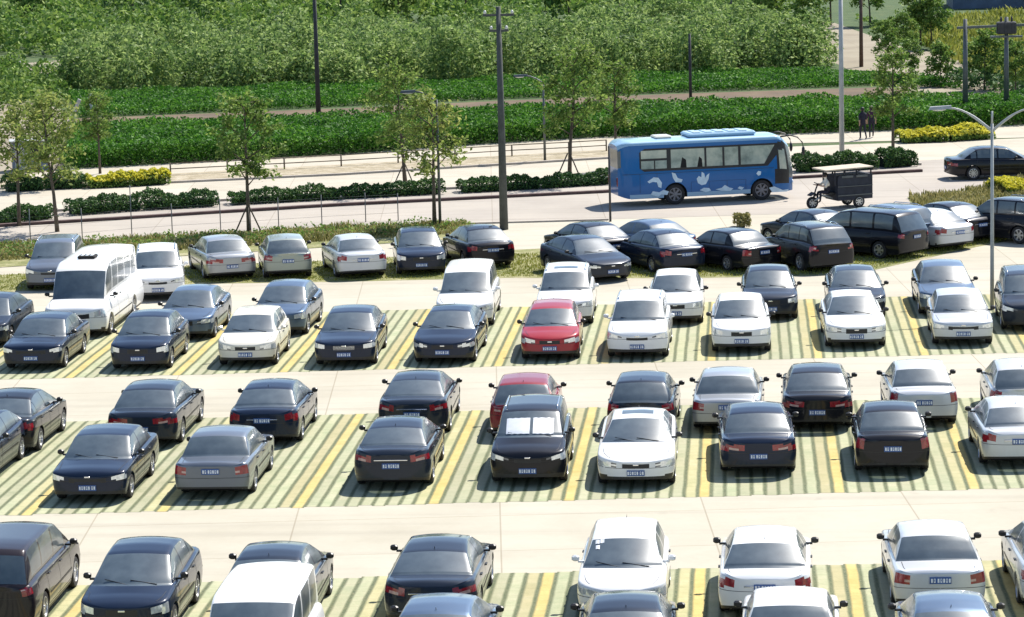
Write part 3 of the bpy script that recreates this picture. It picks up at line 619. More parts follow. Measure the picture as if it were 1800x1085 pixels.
    if kind in ('minibus',):
        b = MB(); b.box(2.35, 2.95, -.30, .30, 2.37, 2.47, 0, None, .03)
        for i in range(3): b.box(2.43, 2.87, -.22+.16*i, -.12+.16*i, 2.472, 2.482, 1)
        b.build('roof_vent', [M['under'], PAINT['white']], root)
    if kind in ('sedan', 'coupe_sedan', 'hatchback'):
        b = MB(); x = T['roof'][-2][0]-.1; z = float(s.deck(x))+float(s.rise(x))+.02
        b.tube([(x,0,z),(x+.10,0,z+.07)], [.012,.004], 5); b.build('aerial', M['trim'], root)
    if kind == 'coupe_sedan' or kind == 'suv':
        pass
    PROTO[kind] = [root, s, False]
kind_name = {'sedan':'sedan_car','tall_sedan':'sedan_car','long_sedan':'sedan_car','coupe_sedan':'sedan_car','boxy_sedan':'sedan_car','hatchback':'hatchback_car','suv':'estate_car','minivan':'people_carrier','box_van':'delivery_van','minibus':'minibus'}
cat_name = {'sedan':'car','tall_sedan':'car','long_sedan':'car','coupe_sedan':'car','boxy_sedan':'car','hatchback':'car','suv':'car','minivan':'van','box_van':'van','minibus':'minibus'}
def place_vehicle(kind, face, x, y, rot, pnt, group, label):
    if kind not in PROTO: make_proto(kind)
    pr = PROTO[kind]; L = TYPES[kind]['L']
    root = copy_tree(pr[0]) if pr[2] else pr[0]
    pr[2] = True
    a = R(rot)
    if face == 'F': root.location = (x, y, 0.012); root.rotation_euler = (0,0,a+math.pi/2)
    else:
        d = Vector((-math.sin(a), math.cos(a), 0))*L
        root.location = (x+d.x, y+d.y, 0.012); root.rotation_euler = (0,0,a-math.pi/2)
    for k in KIDS[root.name]:
        if k.name.startswith('body'): k.material_slots[0].link = 'OBJECT'; k.material_slots[0].material = PAINT[pnt]
        if k.name.startswith('wing_mirror'): k.material_slots[0].link = 'OBJECT'; k.material_slots[0].material = M['trim']
        if k.name.startswith('wing_mirror') and pnt in ('white','cream_white') and kind in ('hatchback','suv','minivan'):
            k.material_slots[0].link = 'OBJECT'; k.material_slots[0].material = PAINT[pnt]
    tag(root, label, cat_name[kind], group)
    return root
for c in CARS:
    r_ = place_vehicle(*c)
    if c[7].startswith('black estate car facing the camera with white sunshades'): shade_car = r_
    if c[7].startswith('white car with a dark sunroof'): sunroof_car = r_
# two foil sunshades behind the windscreen of the dark car
def surf_strip(s, xa, xb, y0, y1, n=8, ofs=.012):
    vs = []; fs = []
    for i in range(n+1):
        x = xa+(xb-xa)*i/n
        P = s.section(x)[-(s.NF+1):]; ys = [p[0] for p in P][::-1]; zs_ = [p[1] for p in P][::-1]
        for k in range(n+1):
            y = y0+(y1-y0)*k/n; z = float(np.interp(abs(y), ys, zs_)); q = 1-(y/s.hw)**2; xc = (s.x0+s.x1)/2
            g = max(0, min(1, (x-.5*s.x0)/(s.x0*.5)))*max(0, min(1, (xc-x)/(xc-s.x0)))
            vs.append((x-.27*q*g-ofs*.5, y, z+ofs+.006*math.sin(y*38)))
    for i in range(n):
        for k in range(n): a = i*(n+1)+k; fs.append((a, a+1, a+n+2, a+n+1))
    return vs, fs
# ---------------------------------------------------------------- ground
def sheet(name, pts, z, mat, kind='structure'):
    me = bpy.data.meshes.new(name); vs = [(p[0], p[1], z) for p in pts]
    bm = bmesh.new(); bv = [bm.verts.new(v) for v in vs]; bm.faces.new(bv)
    bmesh.ops.triangulate(bm, faces=bm.faces); bm.normal_update()
    for f in bm.faces:
        if f.normal.z < 0: f.normal_flip()
    bm.to_mesh(me); bm.free()
    o = link(name, me, mat); tag(o, kind=kind); return o
def gp(pix): return [G(*p) for p in pix]
def ribbon(top, bottom): return gp(top) + gp(bottom)[::-1]

def concrete(name, c1, c2, c3, sc=.22):
    m, nt, b = newmat(name); co = objco(nt)
    a = noise(nt, sc, 6, co, .65); a2 = noise(nt, 6.0, 4, co)
    mp = N(nt, 'ShaderNodeMapping'); mp.inputs['Scale'].default_value = (.06, .9, 1); mp.inputs['Rotation'].default_value = (0,0,-.09)
    nt.links.new(co, mp.inputs[0]); a3 = noise(nt, .8, 4, mp.outputs[0])
    c = ramp(nt, a, [(.30, c1), (.52, c2), (.72, c3)])
    c = mix(nt, mathn(nt, 'MULTIPLY', a3, .45), c, c1)
    c = mix(nt, mathn(nt, 'MULTIPLY', a2, .12), c, (.20,.17,.13))
    rt = N(nt, 'ShaderNodeMapping'); rt.inputs['Rotation'].default_value = (0,0,-.0863); nt.links.new(co, rt.inputs[0])
    br = N(nt, 'ShaderNodeTexBrick'); nt.links.new(rt.outputs[0], br.inputs[0]); br.offset = 0; br.inputs['Scale'].default_value = 1.0
    br.inputs['Mortar Size'].default_value = .022; br.inputs['Mortar Smooth'].default_value = .3; br.inputs['Brick Width'].default_value = 4.9; br.inputs['Row Height'].default_value = 3.6
    br.inputs['Color1'].default_value = (1,1,1,1); br.inputs['Color2'].default_value = (.93,.93,.92,1); br.inputs['Mortar'].default_value = (.62,.58,.52,1)
    c = mix(nt, .75, c, br.outputs['Color'], 'MULTIPLY')
    tk = N(nt, 'ShaderNodeMapping'); tk.inputs['Scale'].default_value = (.035, 1.4, 1); tk.inputs['Rotation'].default_value = (0,0,-.0863-(.17 if 'road' in name else 0)); nt.links.new(co, tk.inputs[0])
    tr = mathn(nt, 'MULTIPLY', mathn(nt, 'SUBTRACT', noise(nt, 1.0, 3, tk.outputs[0]), .52, True), 2.0 if 'road' in name else 1.1, True)
    c = mix(nt, tr, c, (.20,.175,.145))            # tyre tracks along the lanes
    a4 = noise(nt, .9, 3, co); st = mathn(nt, 'MULTIPLY', mathn(nt, 'SUBTRACT', a4, .66, True), 2.2, True)
    c = mix(nt, st, c, (.19,.165,.135))            # oil and tyre stains
    nt.links.new(c, b.inputs['Base Color']); b.inputs['Roughness'].default_value = .9
    bump(nt, a2, b, .25, .02); return m
M['concrete'] = concrete('parking_concrete', (.395,.36,.28), (.46,.425,.34), (.505,.475,.39))
M['road'] = concrete('road_concrete', (.31,.275,.24), (.39,.35,.30), (.46,.41,.345), .12)
M['walk'] = concrete('pavement_slabs', (.39,.345,.27), (.46,.42,.335), (.51,.47,.39), .3)
M['dirt'] = concrete('dirt', (.20,.165,.11), (.28,.24,.17), (.34,.30,.22), .2)
M['redsoil'] = concrete('red_soil', (.07,.045,.02), (.12,.07,.035), (.17,.13,.055), .35)
M['redkerb'] = plain('red_brick_kerb', (.085,.05,.045), .85, 0, .35, 2.5)
M['kerb'] = plain('kerb_stone', (.42,.37,.32), .85, 0, .15, 2.0)
def grassmat(name, c1, c2, c3, sc=1.2):
    m, nt, b = newmat(name); co = objco(nt); a = noise(nt, sc, 7, co, .75)
    nt.links.new(ramp(nt, a, [(.32, c1), (.5, c2), (.68, c3)]), b.inputs['Base Color']); b.inputs['Roughness'].default_value = .95
    bump(nt, noise(nt, 9, 4, co), b, .6, .08); return m
M['soil'] = grassmat('field_soil', (.025,.045,.012), (.045,.085,.018), (.08,.10,.03), .5)
M['verge'] = grassmat('worn_verge_grass', (.10,.12,.03), (.20,.20,.07), (.40,.36,.22), .9)
M['verge2'] = grassmat('dry_verge', (.20,.16,.09), (.32,.27,.18), (.48,.42,.32), 1.4)

def paver_mat():
    """rows of concrete grass pavers running along the bays; a yellow row marks each bay"""
    m, nt, b = newmat('striped_grass_pavers'); co = objco(nt)
    sx = N(nt, 'ShaderNodeSeparateXYZ'); nt.links.new(co, sx.inputs[0]); X, Y = sx.outputs[0], sx.outputs[1]
    wob = mathn(nt, 'MULTIPLY', mathn(nt, 'SUBTRACT', noise(nt, .8, 3, co), .5), .05)
    X2 = mathn(nt, 'ADD', X, wob)
    per = 3.2992/10
    u = mathn(nt, 'DIVIDE', mathn(nt, 'ADD', X2, 1.0478+3.2992*40+per*.5), per)
    fr = mathn(nt, 'FRACT', u); row = mathn(nt, 'MODULO', mathn(nt, 'FLOOR', u), 10.0)
    tri = mathn(nt, 'ABSOLUTE', mathn(nt, 'SUBTRACT', fr, .5))               # .5 at the joint, 0 in the middle
    v = mathn(nt, 'DIVIDE', Y, .42); par = mathn(nt, 'MULTIPLY', mathn(nt, 'MODULO', mathn(nt, 'FLOOR', u), 2.0), .5)
    trv = mathn(nt, 'ABSOLUTE', mathn(nt, 'SUBTRACT', mathn(nt, 'FRACT', mathn(nt, 'ADD', v, par)), .5))
    n1 = noise(nt, 14, 4, co); n2 = noise(nt, 1.1, 5, co, .7); n3 = noise(nt, .35, 3, co)
    thr = mathn(nt, 'ADD', tri, mathn(nt, 'MULTIPLY', mathn(nt, 'SUBTRACT', n1, .5), .16))
    thr = mathn(nt, 'ADD', thr, mathn(nt, 'MULTIPLY', mathn(nt, 'SUBTRACT', n2, .5), .10))
    joint = mathn(nt, 'MULTIPLY', mathn(nt, 'SUBTRACT', thr, .27), 6.5, True)
    jv = mathn(nt, 'MULTIPLY', mathn(nt, 'SUBTRACT', trv, .43), 10.0, True)
    green = ramp(nt, n1, [(.25, (.05,.07,.033)), (.5, (.10,.12,.058)), (.75, (.20,.19,.105))])
    pav = ramp(nt, n2, [(.3, (.29,.33,.19)), (.5, (.38,.39,.24)), (.7, (.44,.42,.28))])
    yel = ramp(nt, n2, [(.3, (.42,.32,.10)), (.6, (.52,.41,.15)), (.75, (.50,.43,.23))])
    wn_ = N(nt, 'ShaderNodeTexWhiteNoise', noise_dimensions='1D'); nt.links.new(mathn(nt, 'FLOOR', u), wn_.inputs['W'])
    pav = mix(nt, mathn(nt, 'MULTIPLY', wn_.outputs['Value'], .55), pav, (.27,.25,.17))
    patch = mathn(nt, 'MULTIPLY', mathn(nt, 'SUBTRACT', noise(nt, .5, 5, co, .7), .56, True), 1.6, True)
    pav = mix(nt, patch, pav, green)
    isy = mathn(nt, 'MAXIMUM', mathn(nt, 'LESS_THAN', row, .5), mathn(nt, 'MULTIPLY', mathn(nt, 'GREATER_THAN', row, 8.5), .30))
    pav = mix(nt, mathn(nt, 'MULTIPLY', isy, mathn(nt, 'ADD', n3, .45), True), pav, yel)
    c = mix(nt, mathn(nt, 'MULTIPLY', jv, .32), pav, green)
    c = mix(nt, joint, c, green)
    nt.links.new(c, b.inputs['Base Color']); b.inputs['Roughness'].default_value = .92
    bump(nt, mathn(nt, 'SUBTRACT', n1, joint), b, .35, .03); return m
M['paver'] = paver_mat()

sheet('ground', [(-1500,-300),(1500,-300),(1500,1500),(-1500,1500)], 0.0, M['soil'])
sheet('parking_lot', [(-80,20),(80,20)] + gp([(2600,330),(1900,345),(1590,352),(1400,330),(1070,345),(600,362),(0,402),(-400,430)]) + [(-80,118)], .008, M['concrete'])
E0, AI, RW, SK = 62.89, 7.235, 12.077, .0863
def bay_strip(n0, n1, name):
    x0, x1 = -70, 60; st = .42; bm = bmesh.new()
    # serrated ends: the paver rows stop unevenly where they meet the concrete
    per = 3.2992/10; k0 = int((x0+1.05)/per); vs = []; near = []; far = []
    k = k0
    while k*per < x1:
        a = -1.0478+per*k-per*.5; b_ = a+per; ja, jb = rng.uniform(-.06,.06,2)
        for lst, e, j in ((near, n0, ja), (far, n1, jb)):
            y = e+SK*(a+b_)/2+j; lst.append((a, y)); lst.append((b_-.0005, y))
        k += 1
    for i in range(len(near)-1):
        q = [near[i], near[i+1], far[i+1], far[i]]
        try: bm.faces.new([bm.verts.new((p[0], p[1], .012)) for p in q])
        except ValueError: pass
    bmesh.ops.remove_doubles(bm, verts=bm.verts, dist=.0001)
    me = bpy.data.meshes.new(name); bm.to_mesh(me); bm.free()
    o = link(name, me, M['paver']); tag(o, kind='structure'); return o
bay_strip(E0-RW, E0, 'bay_paving'); bay_strip(E0+AI, E0+AI+RW, 'bay_paving'); bay_strip(E0+2*AI+RW, E0+2*AI+2*RW, 'bay_paving')

# far side surfaces, following the road
road_top = [(-500,402),(0,374),(400,350),(1070,316),(1400,290),(1620,283),(1900,268),(2400,248)]
road_bot = [(-500,470),(0,432),(400,409),(830,392),(1070,386),(1400,376),(1900,345),(2400,325)]
sheet('road', ribbon(road_top, road_bot), .014, M['road'])
sheet('road', ribbon([(-500,360),(0,333),(300,322),(600,308),(1070,279),(1400,258),(1900,240),(2400,225)], [(-500,402),(0,374),(400,350),(1070,316),(1400,290),(1620,283),(1900,268),(2400,248)]), .016, M['walk'])
sheet('verge', ribbon([(-500,345),(0,320),(300,306),(600,290),(1070,264),(1240,256)], [(-500,360),(0,333),(300,322),(600,308),(1070,279),(1240,268)]), .020, M['verge2'])
sheet('pavement', ribbon([(-500,330),(0,306),(116,298),(600,272),(832,255),(1064,241),(1380,236),(1560,230),(1800,220),(2400,205)], [(-500,345),(0,320),(300,306),(600,290),(1070,264),(1240,256),(1500,250),(1900,240),(2400,225)]), .018, M['walk'])
sheet('verge', ribbon([(-300,455),(0,434),(300,420),(600,403),(820,394)], [(-300,492),(0,471),(300,452),(600,434),(850,418)]), .024, M['verge'])
sheet('grass_edge', ribbon([(-300,510),(0,484),(330,468),(600,458),(900,440),(1300,420),(1500,408),(1700,385),(1900,362),(2200,330)], [(-300,545),(0,514),(330,500),(600,496),(900,489),(1200,490),(1500,484),(1560,470),(1720,434),(1900,402),(2200,365)]), .012, M['verge'])
sheet('verge', ribbon([(1595,347),(1700,338),(1760,318),(1900,308),(2300,290)], [(1605,366),(1700,368),(1800,366),(1900,358),(2300,330)]), .018, M['verge'])
sheet('dirt', gp([(-400,330),(-400,180),(60,178),(128,200),(120,240),(112,300),(0,312)]), .020, M['dirt'])
sheet('field_path', gp([(90,252),(60,200),(128,209),(600,191),(871,178),(1200,165),(1540,154),(1700,162),(2100,156),(2100,170),(1700,180),(1540,196),(1200,206),(871,216),(600,232),(128,250)]), .010, M['redsoil'])
sheet('dirt_road', gp([(1375,36),(1465,40),(1590,84),(1680,100),(1775,150),(1900,172),(2300,180),(2300,205),(1900,200),(1700,172),(1600,160),(1520,138),(1470,112),(1400,104)]), .014, M['dirt'])
sheet('clearing', gp([(600,44),(700,40),(830,56),(800,66),(640,64)]), .012, M['redsoil'])
def kerb(name, pix, w, h, mat, off=0):
    p = [Vector((*q.xy, 0)) for q in gp(pix)]; b = MB()
    vs = []
    for i, a in enumerate(p):
        d = (p[min(i+1,len(p)-1)]-p[max(i-1,0)]).normalized(); n = Vector((-d.y, d.x, 0))
        vs += [a+Vector((0,0,-.02)), a+Vector((0,0,h)), a+n*w+Vector((0,0,h)), a+n*w+Vector((0,0,-.02))]
    fs = []
    for i in range(len(p)-1):
        for k in range(3): fs.append((i*4+k, i*4+k+1, i*4+5+k, i*4+4+k))
    fs += [(0,1,2,3), tuple(len(vs)-4+k for k in (3,2,1,0))]
    b.add(vs, fs); o = b.build(name, mat); tag(o, kind='structure'); return o
kerb('kerb', [(-500,428),(0,400),(232,386),(387,376),(600,363),(1064,340),(1240,328),(1400,315),(1622,303)], .32, .14, M['redkerb'])
kerb('kerb', [(-500,405),(0,379),(400,354),(1070,319),(1400,294),(1620,291)], .2, .12, M['kerb'])
kerb('kerb', [(-500,361),(0,334),(300,323),(600,309),(1070,280),(1240,269)], .2, .12, M['kerb'])
kerb('kerb', [(-300,456),(0,435),(300,421),(600,404),(820,395),(1070,388)], .15, .08, M['kerb'])

# ---------------------------------------------------------------- vegetation
def leafmat(name, c1, c2, c3, trans=.35):
    m, nt, b = newmat(name); geo = N(nt, 'ShaderNodeNewGeometry'); co = objco(nt)
    f = mathn(nt, 'ADD', mathn(nt, 'MULTIPLY', geo.outputs['Random Per Island'], .55), mathn(nt, 'MULTIPLY', noise(nt, .35, 3, co), .6))
    c = ramp(nt, f, [(.22, c1), (.55, c2), (.85, c3)])
    nt.links.new(c, b.inputs['Base Color']); b.inputs['Roughness'].default_value = .65; b.inputs['Specular IOR Level'].default_value = .3
    tr = N(nt, 'ShaderNodeBsdfTranslucent'); nt.links.new(c, tr.inputs[0])
    mx = N(nt, 'ShaderNodeMixShader'); mx.inputs[0].default_value = trans
    nt.links.new(b.outputs[0], mx.inputs[1]); nt.links.new(tr.outputs[0], mx.inputs[2])
    nt.links.new(mx.outputs[0], nt.nodes['Material Output'].inputs[0]); return m
M['crop'] = leafmat('crop_leaves', (.014,.060,.008), (.048,.16,.014), (.14,.31,.035))
M['reed'] = leafmat('reed_leaves', (.045,.10,.03), (.17,.27,.07), (.40,.50,.17), .42)
M['bush'] = leafmat('bush_leaves', (.04,.10,.02), (.125,.23,.04), (.30,.40,.09))
M['bush2'] = leafmat('dark_tree_leaves', (.02,.06,.018), (.065,.14,.035), (.17,.26,.07))
M['hedge'] = leafmat('hedge_leaves', (.016,.052,.018), (.045,.11,.028), (.11,.20,.045), .2)
M['sapling'] = leafmat('sapling_leaves', (.05,.11,.02), (.13,.22,.04), (.28,.36,.09), .5)
M['sapling_y'] = leafmat('yellowing_leaves', (.09,.15,.03), (.20,.27,.06), (.36,.38,.11), .5)
M['flower'] = leafmat('yellow_flowers', (.40,.37,.03), (.62,.57,.05), (.74,.68,.10), .3)
M['yfield'] = leafmat('yellow_green_grass', (.13,.16,.02), (.26,.28,.05), (.42,.42,.10), .35)
M['weeds'] = leafmat('dry_weeds', (.12,.13,.03), (.26,.24,.08), (.46,.40,.18), .3)
M['bark'] = plain('tree_bark', (.10,.08,.06), .9, 0, .4, 8)
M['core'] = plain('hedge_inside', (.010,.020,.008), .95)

def inpoly(pts, P):
    x, y = pts[:,0], pts[:,1]; r = np.zeros(len(x), bool); n = len(P); j = n-1
    for i in range(n):
        xi, yi, xj, yj = P[i][0], P[i][1], P[j][0], P[j][1]
        with np.errstate(divide='ignore', invalid='ignore'):
            c = ((yi > y) != (yj > y)) & (x < (xj-xi)*(y-yi)/(yj-yi+1e-12)+xi)
        r ^= c; j = i
    return r
def sample(poly, n):
    P = np.array([(p[0], p[1]) for p in poly]); lo, hi = P.min(0), P.max(0); out = np.zeros((0,2))
    while len(out) < n:
        q = rng.uniform(lo, hi, (n*2, 2)); out = np.vstack([out, q[inpoly(q, P)]])
    return out[:n]
def quads(name, V):
    n = len(V)//4; me = bpy.data.meshes.new(name)
    me.vertices.add(4*n); me.vertices.foreach_set('co', V.astype(np.float32).ravel())
    me.loops.add(4*n); me.loops.foreach_set('vertex_index', np.arange(4*n, dtype=np.int32))
    me.polygons.add(n); me.polygons.foreach_set('loop_start', np.arange(0, 4*n, 4, dtype=np.int32))
    me.update(calc_edges=True); me.validate(); return me
def leaf_quads(C, size, aspect=.55, up=.3):
    """one small pointed leaf at each centre"""
    n = len(C); d = rng.normal(size=(n,3)); d[:,2] = d[:,2]*.7+up; d /= np.linalg.norm(d, axis=1)[:,None]
    e = np.cross(d, rng.normal(size=(n,3))); e /= np.linalg.norm(e, axis=1)[:,None]
    s = size*rng.uniform(.6, 1.4, (n,1)) if np.isscalar(size) else size[:,None]
    V = np.stack([C-d*s*.5, C+e*s*aspect*.5+d*s*.05, C+d*s*.5, C-e*s*aspect*.5+d*s*.05], 1)
    return V.reshape(-1, 3)
def bumpy(x, y, f=1.0, seed=0):
    return .5+.25*np.sin(x*f*1.3+seed)*np.cos(y*f*1.7-seed*2)+.15*np.sin(x*f*3.1-y*f*2.3+seed)+.10*np.sin(x*f*7.3+y*f*5.9)
def canopy(name, poly, n, h0, h1, size, mat, f=.6, seed=0, rows=None, zpow=.6, kind='stuff', label=None, cat=None, aspect=.55):
    xy = sample(poly, n); H = h0+(h1-h0)*np.clip(bumpy(xy[:,0], xy[:,1], f, seed), 0, 1)
    if rows: H *= .3+.7*np.abs(np.cos((xy[:,1]-xy[:,0]*rows[1])*math.pi/rows[0]))
    z = H*rng.uniform(0, 1, len(xy))**zpow
    me = quads(name, leaf_quads(np.column_stack([xy, z]), size, aspect)); o = link(name, me, mat)
    tag(o, label, cat, kind=kind); return o
def blades(name, poly, n, h0, h1, w, mat, f=.3, seed=0, lean=.5, label=None, cat=None):
    xy = sample(poly, n); H = (h0+(h1-h0)*np.clip(bumpy(xy[:,0], xy[:,1], f, seed), 0, 1))*rng.uniform(.65, 1.1, n)
    a = rng.uniform(0, 2*math.pi, n); dr = np.column_stack([np.cos(a), np.sin(a), np.zeros(n)])
    b = rng.uniform(.1, 1, n)*lean; side = np.column_stack([-np.sin(a+rng.uniform(-1,1,n)), np.cos(a), np.zeros(n)])
    V = []; seg = [(0,.0,.7),(.45,.10,1),(.78,.38,.8),(.95,.95,.15)]
    base = np.column_stack([xy, np.zeros(n)]); pts = []
    for t, l, ww in seg:
        c = base + dr*(b*l*H*.6)[:,None] + np.array([0,0,1.])*(H*t)[:,None]
        pts.append((c-side*w*ww*.5, c+side*w*ww*.5))
    for k in range(3): V.append(np.stack([pts[k][0], pts[k][1], pts[k+1][1], pts[k+1][0]], 1).reshape(-1,3))
    me = quads(name, np.vstack(V)); o = link(name, me, mat); tag(o, label, cat, kind='stuff'); return o

crop1 = gp([(112,299),(600,273),(832,256),(1064,242),(1380,237),(1560,231),(1800,221),(2300,208),(2300,190),(1800,192),(1700,198),(1540,199),(1200,209),(871,219),(600,233),(128,249)])
canopy('crop_field', crop1, 260000, .9, 1.45, .19, M['crop'], .7, 1, None, .55)
crop2 = gp([(140,208),(600,188),(871,175),(1200,163),(1540,151),(1700,158),(1640,146),(1530,136),(1400,128),(900,146),(300,166),(120,172)])
canopy('crop_field', crop2, 120000, .3, .75, .19, M['crop'], .5, 3)
reedp = gp([(110,168),(300,164),(600,156),(900,146),(1200,136),(1400,127),(1480,120),(1400,104),(1380,80),(900,96),(600,106),(160,120)])
def clumps(name, poly, nc, per, r0, r1, h0, h1, leaf, mat, aspect=.3, up=.9, low=.1):
    """many soft shrubs: leaves gathered round clump centres, denser at the outside"""
    c = sample(poly, nc); r = rng.uniform(r0, r1, nc); hh = (h0+(h1-h0)*np.clip(bumpy(c[:,0], c[:,1], .25, nc), 0, 1))*rng.uniform(.75, 1.15, nc)
    n = nc*per; k = np.repeat(np.arange(nc), per); a = rng.uniform(0, 2*math.pi, n); u = rng.uniform(0, 1, n); q = rng.uniform(.55, 1, n)**.6
    z = u*hh[k]; ring = r[k]*np.sqrt(np.clip(1-(2*np.clip(u, 0, 1)-.75)**2*.62, .03, 1))*q
    wob = 1+.25*np.sin(a*3+k)+.15*np.sin(a*5+k*2)
    C = np.column_stack([c[k,0]+np.cos(a)*ring*wob, c[k,1]+np.sin(a)*ring*wob, low+z])
    o = link(name, quads(name, leaf_quads(C, leaf, aspect, up)), mat); tag(o, kind='stuff'); return o
clumps('tall_shrubs', reedp, 480, 480, .9, 2.0, 1.6, 4.6, .34, M['reed'], .42, .35)
shr = gp([(-500,112),(-100,108),(125,102),(600,78),(760,66),(900,84),(1390,66),(1380,30),(1300,-40),(-500,-90)])
clumps('bushes', shr, 1250, 170, 1.0, 2.4, 1.2, 3.6, .55, M['bush'], .45, .4)
clumps('bushes', gp([(-500,60),(200,42),(700,28),(1300,24),(1500,-45),(-500,-110)]), 420, 200, 1.4, 3.0, 2.5, 5.6, .70, M['bush2'], .5, .4)
clumps('bushes', gp([(-500,240),(-500,150),(60,130),(118,152),(112,186),(60,196),(-60,212)]), 150, 230, .7, 1.4, .9, 2.2, .34, M['bush'], .45, .4)
clumps('bushes', gp([(-500,105),(-100,100),(120,96),(180,60),(160,10),(-500,10)]), 380, 200, 1.0, 2.2, 1.6, 3.6, .5, M['bush'], .45, .4)
sheet('dirt', gp([(30,130),(40,112),(130,104),(150,118),(100,130)]), .02, M['dirt'])
yf = gp([(1590,62),(1700,36),(2300,20),(2300,190),(1900,170),(1760,146),(1660,100)])
blades('tall_grass', yf, 26000, .5, 1.5, .16, M['yfield'], .4, 8)
canopy('bushes', gp([(1500,34),(1600,78),(1690,94),(1770,140),(1800,160),(2300,172),(2300,150),(1800,130),(1700,92),(1600,60)]), 9000, .2, .9, .28, M['bush'], .5, 12)
canopy('bushes', gp([(1640,150),(1780,172),(2300,200),(2300,182),(1800,158),(1700,142)]), 6000, .3, 1.8, .3, M['hedge'], .7, 14)
blades('verge_grass', ribbon([(-300,455),(0,434),(300,420),(600,403),(820,394)], [(-300,480),(0,460),(300,442),(600,424),(840,410)]), 15000, .10, .45, .05, M['weeds'], 1.2, 3, .6)
canopy('verge_weeds', ribbon([(-300,455),(0,434),(300,420),(600,403),(820,394)], [(-300,478),(0,458),(300,440),(600,422),(840,408)]), 9000, .03, .5, .13, M['bush'], 1.6, 5)
blades('grass_tufts', ribbon([(900,448),(1300,430),(1500,415),(1700,392),(1900,368)], [(900,487),(1200,488),(1500,482),(1560,468),(1720,432),(1900,400)]), 26000, .04, .14, .03, M['yfield'], 1.5, 7, .6)
blades('verge_grass', gp([(1597,349),(1700,340),(1760,322),(1900,310),(2300,292),(2300,330),(1900,356),(1700,366),(1608,364)]), 16000, .15, .55, .06, M['weeds'], 1.2, 9, .5)
blades('grass_tufts', ribbon([(0,484),(330,468),(600,458),(900,440)], [(0,512),(330,498),(600,494),(900,487)]), 16000, .03, .10, .03, M['yfield'], 1.5, 11, .6)

def hedge(pix, w, h, label, n=5200, mat=None, flowers=0, group=None, name='hedge', cat='hedge', leaf=.13):
    """hedge along a line: a dark inside and leaves over it; things, one per clipped length"""
    p = [Vector((*q.xy, 0)) for q in gp(pix)]; root = empty(name, p[0]); tag(root, label, cat, group); KIDS[root.name] = []
    segs = [(p[i], p[i+1]) for i in range(len(p)-1)]; Ls = np.array([(b-a).length for a, b in segs]); cum = np.cumsum(Ls)
    t = rng.uniform(0, cum[-1], n); idx = np.searchsorted(cum, t); C = np.zeros((n,3)); o0 = p[0]
    A = np.array([segs[i][0] for i in idx]); B = np.array([segs[i][1] for i in idx]); fr = ((cum[idx]-t)/Ls[idx])[:,None]
    base = A*fr+B*(1-fr); D = (B-A)/np.linalg.norm(B-A, axis=1)[:,None]; Nn = np.column_stack([-D[:,1], D[:,0], D[:,2]])
    th = rng.uniform(-.12, math.pi+.12, n); r = rng.uniform(.80, 1.08, n); bm_ = .55+.75*bumpy(t, t*.3, 1.3, len(label))
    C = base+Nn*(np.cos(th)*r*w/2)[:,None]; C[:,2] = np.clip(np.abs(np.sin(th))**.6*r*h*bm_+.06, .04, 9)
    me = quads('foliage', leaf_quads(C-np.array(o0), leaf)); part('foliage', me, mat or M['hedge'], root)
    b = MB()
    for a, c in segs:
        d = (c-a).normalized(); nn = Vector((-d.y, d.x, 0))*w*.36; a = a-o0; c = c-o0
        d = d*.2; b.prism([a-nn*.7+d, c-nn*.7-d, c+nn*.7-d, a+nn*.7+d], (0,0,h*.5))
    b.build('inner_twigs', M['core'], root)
    if flowers:
        k = rng.uniform(size=n) < flowers; k &= C[:,2] > h*.5
        Cf = C[k]-np.array(o0); Cf[:,2] += .05; part('flowers', quads('flowers', leaf_quads(Cf, .16, .9, .8)), M['flower'], root)
    return root
HG = 'low hedges in the road median'
hedge([(-60,400),(40,388),(92,383)], 1.3, .62, 'low dark hedge at the left end of the road median', 4200, None, 0, HG)
hedge([(118,378),(250,368),(382,361)], 1.5, .70, 'low median hedge between the left gap and the propped tree', 7200, None, 0, HG)
hedge([(402,360),(600,349),(780,340)], 1.2, .58, 'long low median hedge from the propped tree to the white gap by the lamp post', 8500, None, 0, HG)
hedge([(806,339),(950,331),(1074,323)], 1.2, .58, 'low median hedge from the concrete pole to the rear of the blue bus', 7000, None, 0, HG)
hedge([(1395,303),(1480,299),(1538,296)], 1.3, .75, 'low median hedge between the front of the blue bus and the white pole', 6500, None, 0, HG)
hedge([(1545,295),(1604,291)], 1.3, .8, 'short rounded hedge at the right tip of the road median', 3600, None, 0, HG)
hedge([(5,338),(80,333),(152,330)], 1.2, .75, 'dark hedge beyond the second road at the far left', 4500)
hedge([(152,331),(230,327),(297,323)], 1.3, .62, 'hedge with yellow flowers beyond the second road on the left', 4500, M['bush'], .5, 'flowering hedges')
hedge([(1578,251),(1660,248),(1736,243)], 1.8, .6, 'yellow flowering hedge along the far pavement on the right', 6500, M['bush'], .75, 'flowering hedges')
hedge([(1752,341),(1830,337),(1960,330)], 2.8, .55, 'wide yellow flower bed at the right edge beside the parked black car', 9000, M['bush'], .95, None, 'flower_bed', 'flower bed')
hedge([(1292,400),(1316,399)], .95, .55, 'single small dark shrub on the concrete behind the boxy black sedan', 900, M['weeds'], 0, None, 'shrub', 'shrub')

